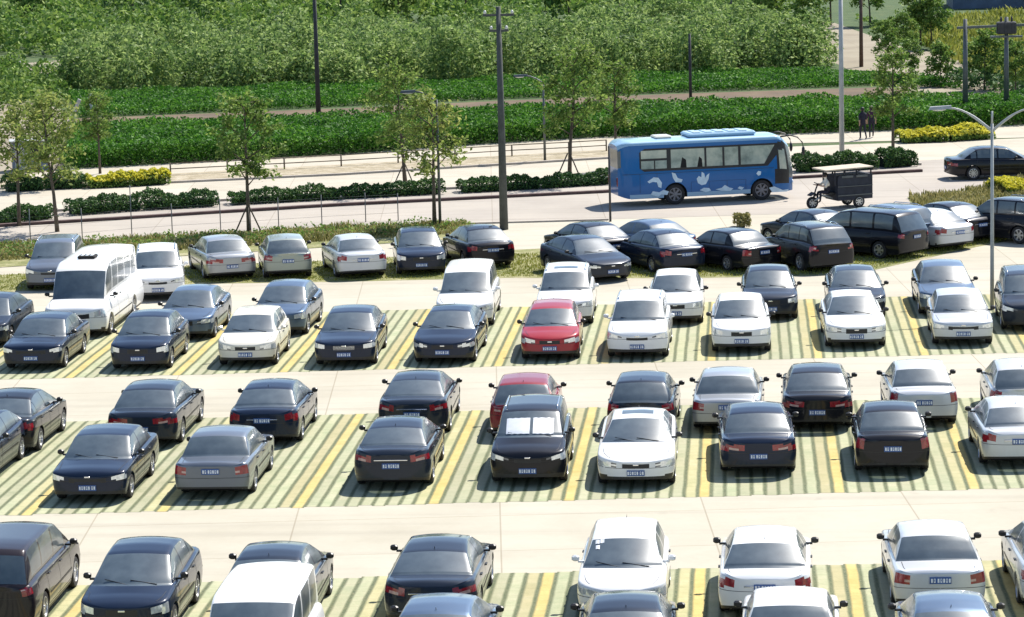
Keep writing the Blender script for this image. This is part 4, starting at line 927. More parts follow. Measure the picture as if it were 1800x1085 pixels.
TREEM = {}
def tree_mesh(kind, seed, h, cr, n, leaf, cz0, mat, lean=(0,0)):
    rs = random.Random(seed); t = MB(); top = Vector((lean[0], lean[1], h*.62)); pts = [Vector((0,0,0)), Vector((lean[0]*.3,lean[1]*.3,h*.3)), top, Vector((lean[0]*1.2,lean[1]*1.2,h*.93))]
    t.tube(pts, [h*.017+.012, h*.013, h*.009, .012], 7); tips = []
    nb = 15
    for i in range(nb):
        u = cz0+(0.93-cz0)*(i+.5)/nb; z = h*u; a = i*2.4+rs.uniform(-.4,.4)
        ctr = pts[0].lerp(pts[3], u/.93); ctr.z = z
        q = (u-cz0)/(1-cz0); rad = cr*(math.sin(math.pi*min(1, .18+q*.80))**.7)*rs.uniform(.7,1.12)
        e = ctr+Vector((math.cos(a)*rad, math.sin(a)*rad, h*.10*rs.uniform(.4,1.2)))
        mid = ctr.lerp(e, .5)+Vector((0,0,.05*h)); t.tube([ctr, mid, e], [h*.006, h*.004, .006], 5)
        tips += [e, mid, ctr.lerp(e,.75)]
        for k in range(2):
            e2 = mid+Vector((rs.uniform(-1,1), rs.uniform(-1,1), rs.uniform(-.2,.9)))*cr*.40; t.tube([mid, e2], [h*.003, .005], 4); tips.append(e2)
    tips = np.array([tuple(v) for v in tips]); idx = rng.integers(0, len(tips), n); wgt = rng.uniform(.5,1.0,len(tips))
    C = tips[idx] + rng.normal(size=(n,3))*np.array([.13,.13,.11])*cr*1.1*wgt[idx][:,None]
    return t.mesh('trunk'), quads('crown', leaf_quads(C, leaf)), mat
def tree(name, kind, px, py, label, group=None, rz=0, sc=1.0, stakes=False, cat='tree'):
    g = G(px, py); root = empty(name, (g.x, g.y, 0), rz); root.scale = (sc,sc,sc); KIDS[root.name] = []
    tm, cm, mt = TREEM[kind]; part('trunk', tm, M['bark'], root); part('crown', cm, mt, root); tag(root, label, cat, group)
    if stakes:
        for k in range(3):
            a = k*2.094+.5; b = MB(); b.tube([(math.cos(a)*.75, math.sin(a)*.75, 0), (math.cos(a)*.06, math.sin(a)*.06, 1.35)], .035, 6); b.build('prop_stake', M['bark'], root)
    return root
TREEM['a'] = tree_mesh('a', 1, 6.3, 1.55, 2700, .20, .34, M['sapling'])
TREEM['b'] = tree_mesh('b', 2, 6.2, 1.8, 2900, .20, .34, M['sapling'], (-.3,0))
TREEM['c'] = tree_mesh('c', 3, 5.6, 1.6, 1900, .20, .36, M['sapling_y'], (-.25,.1))
TREEM['far'] = tree_mesh('far', 4, 7.0, 2.0, 2600, .36, .30, M['bush'])
TREEM['far2'] = tree_mesh('far2', 5, 6.0, 2.3, 2600, .38, .26, M['bush'], (.3,0))
SG = 'young street trees'
tree('street_tree', 'a', 438, 415, 'young tree with prop stakes and a thin green crown, nearest the road fence', SG, .3, .93, True)
tree('street_tree', 'b', 712, 333, 'young tree with prop stakes in the median, left of the street lamp', SG, 1.0, .90, True)
tree('street_tree', 'c', 764, 402, 'young tree with reddish yellow leaves right beside the grey street lamp', SG, 2.2, .98)
tree('street_tree', 'b', 1001, 318, 'wide young tree with prop stakes in the median left of the blue bus', SG, 3.1, 1.0, True)
tree('street_tree', 'a', 1570, 282, 'young tree at the right tip of the median behind the small three wheeled cart', SG, 4.0, .86)
tree('street_tree', 'c', 101, 408, 'yellowing young tree behind the white minibus, nearest on the left', SG, .7, .98, False)
tree('street_tree', 'c', 34, 398, 'yellowing young tree at the left edge of the median', SG, 5.0, .92)
tree('street_tree', 'c', 92, 330, 'yellowing young tree in front of the grey blue shed by the second road', SG, 2.9, .80)
tree('street_tree', 'a', 176, 306, 'slim bare young tree between the shed and the dark crop field', SG, 1.9, .66)
tree('street_tree', 'a', 1083, 300, 'young tree with a sparse crown just behind the rear of the blue bus', SG, 5.9, .84)
FG = 'trees at the far dirt road'
for i, (px, py, k, sc, rz, lb) in enumerate([
    (1420, 108, 'far', .75, 0, 'tree at the left end of the dirt road, behind the reed field'),
    (1556, 124, 'far', .50, 1, 'dark crowned tree standing mid way along the dirt road'),
    (1590, 96, 'far2', .5, 2, 'tree with a bare lower trunk in the middle of the dirt road edge'),
    (1618, 84, 'far', .75, 3, 'left tree of the pair beyond the bend of the dirt road'),
    (1638, 86, 'far2', .72, 4, 'right tree of the pair beyond the bend of the dirt road'),
    (1730, 158, 'far2', .60, 5, 'bushy tree between the two poles of the wooden H frame'),
    (1600, 148, 'far', .42, 6, 'small thin tree in the middle of the dirt road'),
    (1652, 152, 'far2', .45, 7, 'small tree just left of the H frame poles'),
    (1460, 44, 'far', .85, 8, 'tall tree behind the white pole at the top edge'),
    (1530, 46, 'far2', .9, 9, 'broad tree right of the white pole at the top edge'),
    (1350, 60, 'far2', .95, 10, 'broad tree in front of the grey huts at the top edge'),
    (1785, 176, 'far', .5, 11, 'dark tree at the right edge beyond the crop field')]):
    tree('roadside_tree', k, px, py, lb, FG, rz, sc)
for i, (px, py, sc, lb) in enumerate([(60,40,1.0,'dark tree at the top left corner'), (235,28,1.0,'dark tree at the top edge, second from the left corner'),
    (330,20,1.1,'rounded tree at the top edge left of the far dark pole'), (600,30,1.1,'dark tree at the top edge beside the blue shed'), (700,36,.9,'tree at the top edge above the bare red clearing'),
    (820,34,1.0,'tree at the top edge behind the concrete pole'), (1000,22,.9,'tree at the top edge right of the concrete pole'), (1090,30,.85,'small tree at the top edge above the pale reeds')]):
    tree('distant_tree', 'far' if i % 2 else 'far2', px, py+14, lb, 'trees along the top edge', i*1.3, sc)

# ---------------------------------------------------------------- poles and lamps
M['poleconc'] = plain('weathered_concrete_pole', (.075,.08,.075), .85, 0, .25, 3)
M['darkpole'] = plain('dark_pole', (.045,.045,.05), .8, 0, .3, 3)
M['palepole'] = plain('pale_painted_steel', (.40,.41,.40), .5, .1, .12, 3)
M['brownpole'] = plain('brown_timber_pole', (.11,.065,.05), .85, 0, .3, 3)
M['greypole'] = plain('grey_galvanised_steel', (.10,.11,.115), .5, .3, .2, 4)
M['insul'] = plain('porcelain_insulator', (.6,.6,.58), .3, 0, .1)
def pole(name, px, py, topy, r0, r1, mat, label, arms=(), cat='pole', group=None, hadd=0):
    g = G(px, py); D = (Vector((g.x, g.y, 0))-Vector((0,0,CAM_H))).length
    h = (py-topy)*D/CF*1.0/math.cos(PITCH)+hadd
    root = empty(name, (g.x, g.y, 0)); tag(root, label, cat, group); KIDS[root.name] = []
    b = MB(); b.tube([(0,0,0),(0,0,h*.5),(0,0,h)], [r0, (r0+r1)/2, r1], 10); b.build('post', mat, root)
    for z, w, nins in arms:
        b = MB(); b.box(-w/2, w/2, -.05, .05, h-z-.05, h-z+.05); b.build('crossarm', mat, root)
        for k in range(nins):
            x = -w/2+.08+(w-.16)*k/max(1, nins-1); b = MB(); b.lathe_y([(.001,0)], (0,0,0), 3) if False else b.tube([(x,0,h-z+.05),(x,0,h-z+.12),(x,0,h-z+.2)], [.05,.07,.03], 8)
            b.build('insulator', M['insul'], root)
    return root, h
pole('utility_pole', 560, 205, -40, .16, .10, M['darkpole'], 'dark utility pole standing in the crop field, rising past the top edge', (), 'utility pole')
pole('utility_pole', 886, 404, 18, .185, .10, M['poleconc'], 'thick concrete utility pole by the parked black sedan, with short crossarms', ((.35,1.3,3),(1.0,.8,2)), 'utility pole')
pole('utility_pole', 1480, 286, -30, .13, .10, M['palepole'], 'tall pale pole right of the blue bus, rising past the top edge', (), 'utility pole')
pole('utility_pole', 1214, 176, 62, .10, .08, M['darkpole'], 'short dark pole in the field above the blue bus', (), 'utility pole')
pole('utility_pole', 1286, 68, -30, .12, .08, M['darkpole'], 'dark pole at the top edge near the grey huts', (), 'utility pole')
pole('utility_pole', 1514, 118, -30, .15, .10, M['brownpole'], 'brown timber pole beside the dirt road, right of the pale pole', (), 'utility pole')
pole('signpost', 1073, 390, 258, .05, .045, M['darkpole'], 'thin dark post on the near kerb just left of the blue bus', (), 'post')
# the H frame: two poles, a beam, a transformer
ga, gb = G(1697, 214), G(1769, 210); root = empty('transformer_frame', (ga.x, ga.y, 0)); KIDS[root.name] = []
tag(root, 'H shaped frame of two grey poles with a beam and a dark transformer, far right', 'transformer frame')
D = ga.length; hh = (214-38)*D/CF/math.cos(PITCH); vb = Vector((gb.x-ga.x, gb.y-ga.y, 0))
for v in (Vector((0,0,0)), vb):
    b = MB(); b.tube([v, v+Vector((0,0,hh))], [.17,.11], 10); b.build('post', M['greypole'], root)
b = MB(); d = vb.normalized(); n = Vector((-d.y, d.x, 0))*.08
b.prism([-d*.5-n, vb+d*1.4-n, vb+d*1.4+n, -d*.5+n], (0,0,.14)); me = b.mesh('crossbeam'); me.transform(Matrix.Translation((0,0,hh-.55))); part('crossbeam', me, M['greypole'], root)
b = MB(); b.box(-.55,.55,-.3,.3,0,.7,0,None,.06); b.box(-.5,-.42,-.36,-.3,.1,.6); b.box(-.1,-.02,-.36,-.3,.1,.6); b.box(.3,.38,-.36,-.3,.1,.6)
for x in (-.3,0,.3): b.tube([(x,0,.7),(x,0,.85),(x,0,1.0)],[.05,.07,.03],8)
me = b.mesh('transformer'); me.transform(Matrix.Translation(vb+Vector((0,0,hh-.95)))); part('transformer', me, M['darkpole'], root)
b = MB(); v = vb+Vector((0,0,hh-1.15)); b.box(v.x-.9, v.x+.9, v.y-.2, v.y+.2, v.z, v.z+.1); b.build('platform', M['greypole'], root)
# street lamps
def lamp_arm(root, p0, p1, rise, mat):
    p0, p1 = Vector(p0), Vector(p1); pts = []
    for i in range(8):
        t = i/7; q = p0.lerp(p1, t); q.z = p0.z+(p1.z-p0.z)*math.sin(t*math.pi/2); pts.append(q)
    b = MB(); b.tube(pts, [.05]*4+[.035]*4, 7); b.build('arm', mat, root)
    d = (p1-p0); d.z = 0; d.normalize(); n = Vector((-d.y, d.x, 0)); b = MB()
    q = p1-d*.1
    b.add([q-n*.09+Vector((0,0,-.02)), q+n*.09+Vector((0,0,-.02)), q+d*.75+n*.13+Vector((0,0,-.05)), q+d*.75-n*.13+Vector((0,0,-.05)),
           q-n*.05+Vector((0,0,.09)), q+n*.05+Vector((0,0,.09)), q+d*.7+n*.09+Vector((0,0,.05)), q+d*.7-n*.09+Vector((0,0,.05))],
          [(0,1,2,3),(7,6,5,4),(0,4,5,1),(1,5,6,2),(2,6,7,3),(3,7,4,0)])
    h = b.build('lamp_head', mat, root)
    b = MB(); c = q+d*.42+Vector((0,0,-.05)); b.ball(c, 1, 0, 10, (.24,.10,.05), 6); b.build('lamp_glass', M['insul'], h)
r1, h1 = pole('street_lamp', 1744, 545, 225, .07, .05, M['palepole'], 'pale street lamp with two curved arms among the parked cars on the right', (), 'street lamp')
lamp_arm(r1, (0,0,h1-.25), (-1.45,.05,h1+.55), .6, M['palepole']); lamp_arm(r1, (0,0,h1-.25), (1.35,-.05,h1+.50), .6, M['palepole'])
b = MB(); b.tube([(0,0,h1),(0,0,h1+.42)], .035, 6); b.build('finial', M['palepole'], r1)
r2, h2 = pole('street_lamp', 774, 402, 178, .065, .045, M['greypole'], 'grey street lamp with one arm to the left, standing by the yellowish young tree', (), 'street lamp')
lamp_arm(r2, (0,0,h2-.1), (-.9,.05,h2+.35), .6, M['greypole'])
r3, h3 = pole('street_lamp', 958, 283, 145, .07, .05, M['greypole'], 'thin dark street lamp on the far pavement between the concrete pole and the bus', (), 'street lamp')
lamp_arm(r3, (0,0,h3-.1), (-.9,.05,h3+.30), .6, M['greypole'])

# wire fence along the verge
pf = [(-40,436),(54,430),(145,424),(232,416),(303,411),(388,406),(490,400),(566,395),(643,391),(700,388)]
hs = [1.3,1.5,1.4,2.2,1.3,1.4,1.3,1.3,1.3,1.2]
P = [Vector((*G(*q).xy, 0)) for q in pf]; root = empty('wire_fence', P[0]); tag(root, 'thin wire fence with slim posts along the near edge of the road, left half', 'fence'); KIDS[root.name] = []
for q, h in zip(P, hs):
    b = MB(); v = q-P[0]; b.tube([v, v+Vector((0,0,h))], .022, 6); b.build('post', M['greypole'], root)
b = MB()
for z in (.35,.75,1.15):
    for a, c in zip(P[:-1], P[1:]): b.tube([a-P[0]+Vector((0,0,z)), c-P[0]+Vector((0,0,z))], .006, 4)
b.build('wire', M['greypole'], root)
b = MB(); q0 = G(872, 402); 
# low rail on the second verge
pr_ = [(300,308),(400,303),(500,298),(600,293),(700,287),(800,281),(900,275),(1000,270),(1066,266)]
P = [Vector((*G(*q).xy, 0)) for q in pr_]; root = empty('railing', P[0]); tag(root, 'low brown railing on the verge between the second road and the far pavement', 'railing'); KIDS[root.name] = []
M['railpaint'] = plain('brown_rail', (.12,.09,.06), .7, 0, .3, 4)
for i, q in enumerate(P):
    b = MB(); v = q-P[0]; b.tube([v, v+Vector((0,0,.62))], .04, 6); b.build('post', M['railpaint'], root)
for z in (.32,.6):
    b = MB()
    for a, c in zip(P[:-1], P[1:]): b.tube([a-P[0]+Vector((0,0,z)), c-P[0]+Vector((0,0,z))], .028, 5)
    b.build('rail', M['railpaint'], root)

# ---------------------------------------------------------------- far buildings and small structures
M['bluewall'] = plain('blue_sheet_cladding', (.075,.11,.17), .6, 0, .25, .8)
M['greywall'] = plain('grey_render_wall', (.22,.21,.23), .85, 0, .3, .7)
M['palewall'] = plain('pale_render_wall', (.55,.52,.50), .85, 0, .15, .7)
M['darkwin'] = plain('dark_window_pane', (.015,.018,.024), .2, 0, .2)
M['roofgrey'] = plain('grey_roof_sheet', (.22,.24,.27), .6, 0, .2, 1.2)
def building(name, px0, px1, py, h, depth, wall, roof, label, nwin, cat='building'):
    a, c = G(px0, py), G(px1, py); w = c.x-a.x; root = empty(name, (a.x, a.y, 0)); tag(root, label, cat); KIDS[root.name] = []
    b = MB(); b.box(0, w, 0, depth, 0, h); b.build('wall', wall, root)
    b = MB(); b.add([(-.3,-.3,h+.003),(w+.3,-.3,h+.003),(w+.3,depth+.3,h+.003),(-.3,depth+.3,h+.003),(-.3,depth/2,h+depth*.22),(w+.3,depth/2,h+depth*.22)], [(0,1,5,4),(2,3,4,5),(1,2,5),(3,0,4),(3,2,1,0)]); b.build('roof', roof, root)
    for i in range(nwin):
        x = w*(i+.5)/nwin; b = MB(); b.box(x-.6, x+.6, -.05, .02, h*.35, h*.72); f = b.build('window', M['palewall'], root)
        b = MB(); b.box(x-.52, x+.52, -.07, -.052, h*.38, h*.69); b.build('pane', M['darkwin'], f)
    b = MB(); b.box(w*.46, w*.46+1.0, -.04, .02, 0, min(2.1, h*.8)); b.build('door', M['greywall'], root)
building('long_shed', 1675, 1960, 16, 4.2, 9, M['bluewall'], M['roofgrey'], 'long blue clad shed at the top right corner', 9, 'shed')
building('hut', 1300, 1362, 30, 3.0, 6, M['greywall'], M['roofgrey'], 'grey hut at the top edge between the trees', 2, 'hut')
building('hut', 1145, 1205, 10, 2.8, 6, M['palewall'], M['roofgrey'], 'pale hut behind the reeds at the top edge', 2, 'hut')
building('shed', 558, 592, 10, 3.2, 6, M['bluewall'], M['roofgrey'], 'small blue shed at the top edge beside the far dark pole', 1, 'shed')
# grey blue booth on the left
a = G(22, 303); root = empty('booth', (a.x, a.y, 0), .25); tag(root, 'small grey blue metal booth behind the yellowing trees on the left', 'booth'); KIDS[root.name] = []
b = MB(); b.box(0,1.9,0,1.2,0,1.55,0,None,.03); b.build('wall', plain('booth_metal', (.16,.20,.27), .5, .3, .2, 2), root)
b = MB(); b.box(-.1,2.0,-.1,1.3,1.553,1.62,0,None,.02); b.build('roof', M['palepole'], root)
b = MB(); b.box(.15,.8,-.04,-.003,.08,1.4,0,None,.005); b.build('door', M['palepole'], root)
b = MB(); b.box(1.0,1.7,-.04,-.003,.8,1.35,0,None,.005); b.build('window', M['darkwin'], root)
# pale leaning posts at the end of the field path
for (px, py, h, ax, lb) in ((117, 228, 2.0, .45, 'pale concrete post leaning to the right at the end of the red path'), (104, 250, 1.5, .30, 'short pale leaning post nearest the yellowing trees'), (160, 203, 1.4, 0, 'upright pale post at the left end of the red path'), (84, 285, 1.5, 0, 'pale post standing right of the grey blue booth')):
    g = G(px, py); b = MB(); b.box(-.11,.11,-.09,.09,0,h,0,None,.02); o = b.build('marker_post', M['palewall']); o.location = (g.x, g.y, 0); o.rotation_euler = (0, ax, .2); tag(o, lb, 'post', 'pale posts at the path end')
P = [G(px, 136) for px in (-6,6,16,26,36)]; root = empty('picket_fence', (P[0].x, P[0].y, 0)); tag(root, 'short white picket fence among bushes at the far left edge', 'fence'); KIDS[root.name] = []
for q in P:
    b = MB(); b.box(q.x-P[0].x-.08, q.x-P[0].x+.08, q.y-P[0].y-.06, q.y-P[0].y+.06, 0, 1.2, 0, None, .02); b.build('picket', M['palewall'], root)
b = MB(); b.tube([(0,0,.95), tuple(P[-1]-P[0]+Vector((0,0,.95)))], .05, 5); b.build('rail', M['palewall'], root)
# ---------------------------------------------------------------- things on the cars
s5 = PROTO['suv'][1]
for y0, y1, lb in ((-.60,-.08,'white foil sunshade in the black estate windscreen, the narrower one'), (.0,.60,'white foil sunshade in the black estate windscreen, the wider one')):
    vs, fs = surf_strip(s5, s5.x0+.10, s5.x0+.52, y0, y1)
    b = MB(); b.add(vs, fs, 0, True); b.add([(v[0]-.002, v[1], v[2]-.006) for v in vs], fs, 0, True)
    o = b.build('sunshade', M['shade']); o.location = shade_car.location; o.rotation_euler = shade_car.rotation_euler
    tag(o, lb, 'sunshade', 'sunshades of the black car')
def sunroof(root, kind):
    s = PROTO[kind][1]; xm = [p[0] for p in s.T['roof']][1]
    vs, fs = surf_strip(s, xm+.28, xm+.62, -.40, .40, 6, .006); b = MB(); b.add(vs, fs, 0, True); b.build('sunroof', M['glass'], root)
sunroof(sunroof_car, 'suv')
for o in list(col.objects):
    if o.get('label', '').startswith('white sedan facing the camera with a sunroof'): sunroof(o, 'coupe_sedan')
    if o.get('label', '').startswith('white car facing the camera with papers'):
        s = PROTO['hatchback'][1]
        xx = s.x0+.62
        for (xa, ya) in ((xx,.50),(xx+.02,.40),(xx-.14,.49)):
            vs, fs = surf_strip(s, xa, xa+.10, ya, ya+.085, 2, .006); b = MB(); b.add(vs, fs); b.build('window_sticker', M['shade'], o)

# ---------------------------------------------------------------- blue bus
M['busblue'] = paint('bus_blue_paint', (.005,.12,.36), .05, .4, .04)
M['busroof'] = paint('bus_pale_roof', (.30,.50,.68), 0, .4, .15)
def busglass():
    m, nt, b = newmat('bus_window_glass'); co = objco(nt)
    f = noise(nt, 1.1, 4, co, .6)
    nt.links.new(ramp(nt, f, [(.35, (.16,.21,.19)), (.5, (.32,.38,.33)), (.7, (.50,.53,.44))]), b.inputs['Base Color'])  # pale cream-green patches: reflected surroundings painted into the pane colour
    b.inputs['Roughness'].default_value = .08; b.inputs['Specular IOR Level'].default_value = .8; return m
M['busglass'] = busglass()
A = G(1090, 366); B = G(1398, 350); dv = Vector((B.x-A.x, B.y-A.y, 0)); BL = dv.length; BW, BH = 2.3, 2.92
bus = empty('coach_bus', (A.x, A.y, .02), math.atan2(dv.y, dv.x)); KIDS[bus.name] = []
tag(bus, 'blue coach bus with white bird shapes on its side, driving on the road', 'bus')
# local frame: x from the tail (0) to the front (BL), y from the near flank (0) to the far flank (BW)
def bus_sec(x):
    """half width inset and heights at x"""
    t0 = max(0, 1-x/.55); t1 = max(0, 1-(BL-x)/.75)
    ins = .30*t0**2.4 + .38*t1**2.3
    top = BH-.20*t0**2.2-.42*t1**2.0
    bot = .34+.16*t0**1.5+.02*t1
    return ins, bot, top
wxs = (2.62*BL/8.3, 6.72*BL/8.3); wr = .46
xs = sorted(set([round(v, 3) for v in list(np.linspace(0, BL, 70))+[.02,.06,.12,.2,BL-.02,BL-.06,BL-.13,BL-.22]+[wx+(wr+.08)*math.cos(math.pi*i/12) for wx in wxs for i in range(13)]+[wx+sg*(wr+.083) for wx in wxs for sg in (-1,1)]]))
def bus_col(x):
    ins, bot, top = bus_sec(x); z0 = bot
    for wx in wxs:
        d = abs(x-wx)
        if d < wr+.08: z0 = max(z0, wr+math.sqrt((wr+.08)**2-d*d))
    zt = top-.20; P = []
    for i in range(26):
        z = z0+(zt-z0)*i/25; tum = .07*max(0,(z-1.5)/1.4)**1.5+.03*max(0,(.7-z)/.4); P.append((ins+tum, z))
    e = P[-1][0]
    for a in (25, 50, 75, 90): P.append((e+.22*(1-math.cos(R(a))), zt+.18*math.sin(R(a))))
    y0, z_ = P[-1]
    for i in range(1, 6): t = i/5; P.append((y0+(BW/2-y0)*t, z_+.035*math.sin(t*math.pi/2)))
    return P
colz = [bus_col(x) for x in xs]
bf = {'body':[], 'roof_panel':[], 'windscreen':[], 'skirt':[], 'front_door':[], 'door_window':[], 'rear_window':[]}
k_ = BL/8.3
for i in range(len(xs)-1):
    x = (xs[i]+xs[i+1])/2
    for j in range(len(colz[0])-1):
        z = (colz[i][j][1]+colz[i+1][j+1][1])/2; yy = (colz[i][j][0]+colz[i+1][j+1][0])/2
        for sd in (0, 1):
            fy = (lambda y: y) if sd == 0 else (lambda y: BW-y)
            f = [(xs[i], fy(colz[i][j][0]), colz[i][j][1]), (xs[i+1], fy(colz[i+1][j][0]), colz[i+1][j][1]), (xs[i+1], fy(colz[i+1][j+1][0]), colz[i+1][j+1][1]), (xs[i], fy(colz[i][j+1][0]), colz[i][j+1][1])]
            if sd: f.reverse()
            g = 'body'
            if j >= 25: g = 'roof_panel'
            elif z < .52 and j < 6 and 0.5 < x < BL-1.0: g = 'skirt'
            elif sd == 0 and 1.35 < z < 2.25 and 7.60*k_ < x < 7.93*k_: g = 'door_window'
            elif sd == 0 and .70 < z < 2.62 and x > (7.30+.14*(z-.7))*k_ and x < BL-.25: g = 'front_door'
            elif x > BL-.30 and .95 < z < 2.50: g = 'windscreen'
            elif x < .10 and 1.7 < z < 2.5: g = 'rear_window'
            bf[g].append(f)
# end caps
for i, nm in ((0, 'body'), (len(xs)-1, 'windscreen')):
    C = colz[i]
    for j in range(len(C)-1):
        z = (C[j][1]+C[j+1][1])/2; g = 'body'
        if i and .95 < z < 2.3: g = 'windscreen'
        if not i and 1.7 < z < 2.5: g = 'rear_window'
        bf[g].append([(xs[i], C[j][0], C[j][1]), (xs[i], BW-C[j][0], C[j][1]), (xs[i], BW-C[j+1][0], C[j+1][1]), (xs[i], C[j+1][0], C[j+1][1])])
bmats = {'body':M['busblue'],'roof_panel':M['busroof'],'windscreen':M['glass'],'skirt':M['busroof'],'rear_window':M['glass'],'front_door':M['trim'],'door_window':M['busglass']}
for k, mt in bmats.items():
    b = MB()
    for f in bf[k]: b.add([(p[0]-(.34*max(0,(p[2]-1.25)/1.7)**1.4*max(0,(p[0]-(BL-1.2))/1.2)) if p[0] > BL-1.2 else p[0], p[1], p[2]) for p in f], [(0,1,2,3)], 0, True)
    b.build(k, mt, bus, 35)
def bus_y(z): return .07*max(0,(z-1.5)/1.4)**1.5
def side_panel(name, pts, mat, ofs, parent=None, th=.012):
    """flat trim laid on the near flank: pts (x, z)"""
    b = MB(); b.prism([(x, bus_y(z)-ofs, z) for x, z in pts], (0, -th, 0)); return b.build(name, mat, parent or bus)
k_ = BL/8.3
band = [(.95,1.70),(1.15,1.55),(7.0,1.55),(7.45,2.05),(7.55,2.56),(1.2,2.56),(.95,2.40)]
side_panel('window_frame', [(x*k_, z) for x, z in band], M['trim'], .002)
for nm, x0, x1, z0, z1, sl in (('a',1.02,1.62,1.66,2.02,0),('a',1.68,2.22,1.66,2.02,0),('a',1.02,2.22,2.12,2.48,0),('b',2.42,4.0,1.66,2.48,0),('c',4.1,4.85,1.66,2.48,0),('d',4.95,5.6,1.66,2.48,0),('e',5.72,7.05,1.66,2.48,.35)):
    q = [(x0*k_,z0),(x1*k_-(.22 if sl else 0),z0),(x1*k_+sl*.8,z1),(x0*k_,z1)] if sl else [(x0*k_,z0),(x1*k_,z0),(x1*k_,z1),(x0*k_,z1)]
    side_panel('side_window', q, M['busglass'], .015, None, .006)
for nm, xs_, ys in (('d',(2.85,3.15),0),('d',(3.65,3.9),0)):        # dark seat shapes behind the glass
    side_panel('seat_back', [(xs_[0]*k_,1.66),(xs_[1]*k_,1.66),(xs_[1]*k_-.02,2.0),(xs_[0]*k_+.1,2.12)], M['under'], .0215, None, .002)
M['birdwhite'] = plain('pale_livery_paint', (.55,.70,.80), .5, 0, .12, 5)
birds = [[(1.30,1.10),(1.60,1.28),(1.82,1.25),(1.98,1.02),(1.95,.78),(1.80,.85),(1.75,1.05),(1.55,1.08),(1.38,1.02)],
 [(2.45,1.46),(2.62,1.40),(2.72,1.20),(2.95,1.12),(2.90,1.00),(2.62,1.02),(2.50,1.22)],
 [(3.62,1.12),(3.68,.92),(3.85,.82),(4.05,.86),(4.18,1.08),(4.22,1.34),(4.10,1.26),(4.02,1.14),(3.98,1.34),(3.86,1.42),(3.84,1.18),(3.72,1.24)],
 [(1.45,.52),(1.55,.66),(1.85,.60),(2.05,.70),(2.30,.62),(2.22,.46),(1.95,.50),(1.80,.40),(1.60,.46)],
 [(3.75,.60),(3.95,.70),(4.2,.68),(4.3,.56),(4.05,.50)], [(4.5,.60),(4.8,.66),(4.95,.78),(5.15,.66),(5.35,.60),(5.2,.50),(4.8,.52)], [(5.55,.60),(5.65,.68),(5.85,.62),(5.75,.52)],
 [(6.45,1.22),(6.55,1.34),(6.68,1.30),(6.66,1.16),(6.54,1.12)],
 [(7.05,.55),(7.3,.60),(7.7,.42),(8.0,.44),(7.9,.34),(7.2,.34)]]
for pts in birds: side_panel('livery_shape', [(x*k_, z) for x, z in pts], M['birdwhite'], .002, None, .006)
M['dullrim'] = plain('dull_steel_wheel', (.20,.20,.22), .5, .5, .2)
M['seam'] = plain('dark_panel_seam', (.01,.03,.07), .6)
for x0, x1, z0, z1 in ((.15,7.3,1.44,1.46),(3.35,5.95,.98,.99),(3.35,3.365,.55,.98),(4.2,4.215,.55,.98),(5.05,5.065,.55,.98),(5.94,5.955,.55,.98),(.95,.965,.6,1.44),(1.75,1.765,.9,1.44)):
    side_panel('panel_seam', [(x0*k_,z0),(x1*k_,z0),(x1*k_,z1),(x0*k_,z1)], M['seam'], .001, None, .004)
for wx in wxs:
    for sd, yy in ((-1,.16),(1,BW-.16)):
        tm, rm = wheel_parts(wr, sd); w = part('wheel', tm, M['tyre'], bus); w.location = (wx, yy, wr); part('rim', rm, [M['dullrim'], M['trim']], w)
b = MB(); b.box(.6, BL-.6, .32, BW-.32, .3, 1.0); b.build('underbody', M['under'], bus)
b = MB(); b.box(3.4*k_, 6.6*k_, .45, BW-.45, BH-.01, BH+.20, 0, None, .07)
for i in range(5): b.box((3.7+.55*i)*k_, (4.0+.55*i)*k_, .6, BW-.6, BH+.203, BH+.225, 0)
b.build('air_conditioner', M['busroof'], bus)
b = MB(); b.box(1.9*k_, 2.7*k_, .7, BW-.7, BH+.0, BH+.12, 0, None, .05); b.build('roof_hatch', PAINT['cream_white'], bus)
for yy in (.25, BW-.25):
    b = MB(); pts = [(BL-.6,yy,BH-.12),(BL-.15,yy-.05,BH-.06),(BL+.18,yy-.08,BH-.16),(BL+.40,yy-.1,BH-.40),(BL+.45,yy-.1,BH-.60)]
    b.tube(pts, .035, 7); b.ball((BL+.45,yy-.1,BH-.78), 1, 0, 10, (.07,.12,.22), 6); b.build('wing_mirror', M['trim'], bus)
for yy in (.45, BW-.45):
    b = MB(); b.ball((BL-.02, yy, .72), 1, 0, 10, (.06,.20,.12), 6); b.build('headlight', M['lamp'], bus)
b = MB(); b.box(-.02,.03,.30,.48,.9,1.3,0,None,.008); b.build('tail_light', M['red'], bus)
b = MB(); b.box(-.02,.03,BW-.48,BW-.30,.9,1.3,0,None,.008); b.build('tail_light', M['red'], bus)

# ---------------------------------------------------------------- three wheeled cart with a roof, heading left
A = G(1425, 372); B = G(1534, 364); dv = Vector((B.x-A.x, B.y-A.y, 0)); CL = dv.length
cart = empty('cargo_tricycle', (A.x, A.y, .02), math.atan2(dv.y, dv.x)); KIDS[cart.name] = []
tag(cart, 'small dark three wheeled cargo cart with a pale flat roof, behind the parked cars', 'tricycle cart')
M['cartdark'] = plain('dark_canvas', (.018,.022,.035), .75, 0, .35, 3)
q = CL/3.0
b = MB(); b.prism([(1.32*q,0,.35),(CL,0,.38),(CL,0,1.46),(1.36*q,0,1.44),(1.32*q,0,1.3)], (0,1.2,0)); b.build('cargo_box', M['cartdark'], cart)
for xa in (1.5*q, 2.2*q):                                            # rolled flaps leave light gaps; lower rim
    b = MB(); b.box(xa, xa+.55*q, -.035, -.003, 1.34, 1.44, 0, None, .01); b.build('rolled_flap', M['greypole'], cart)
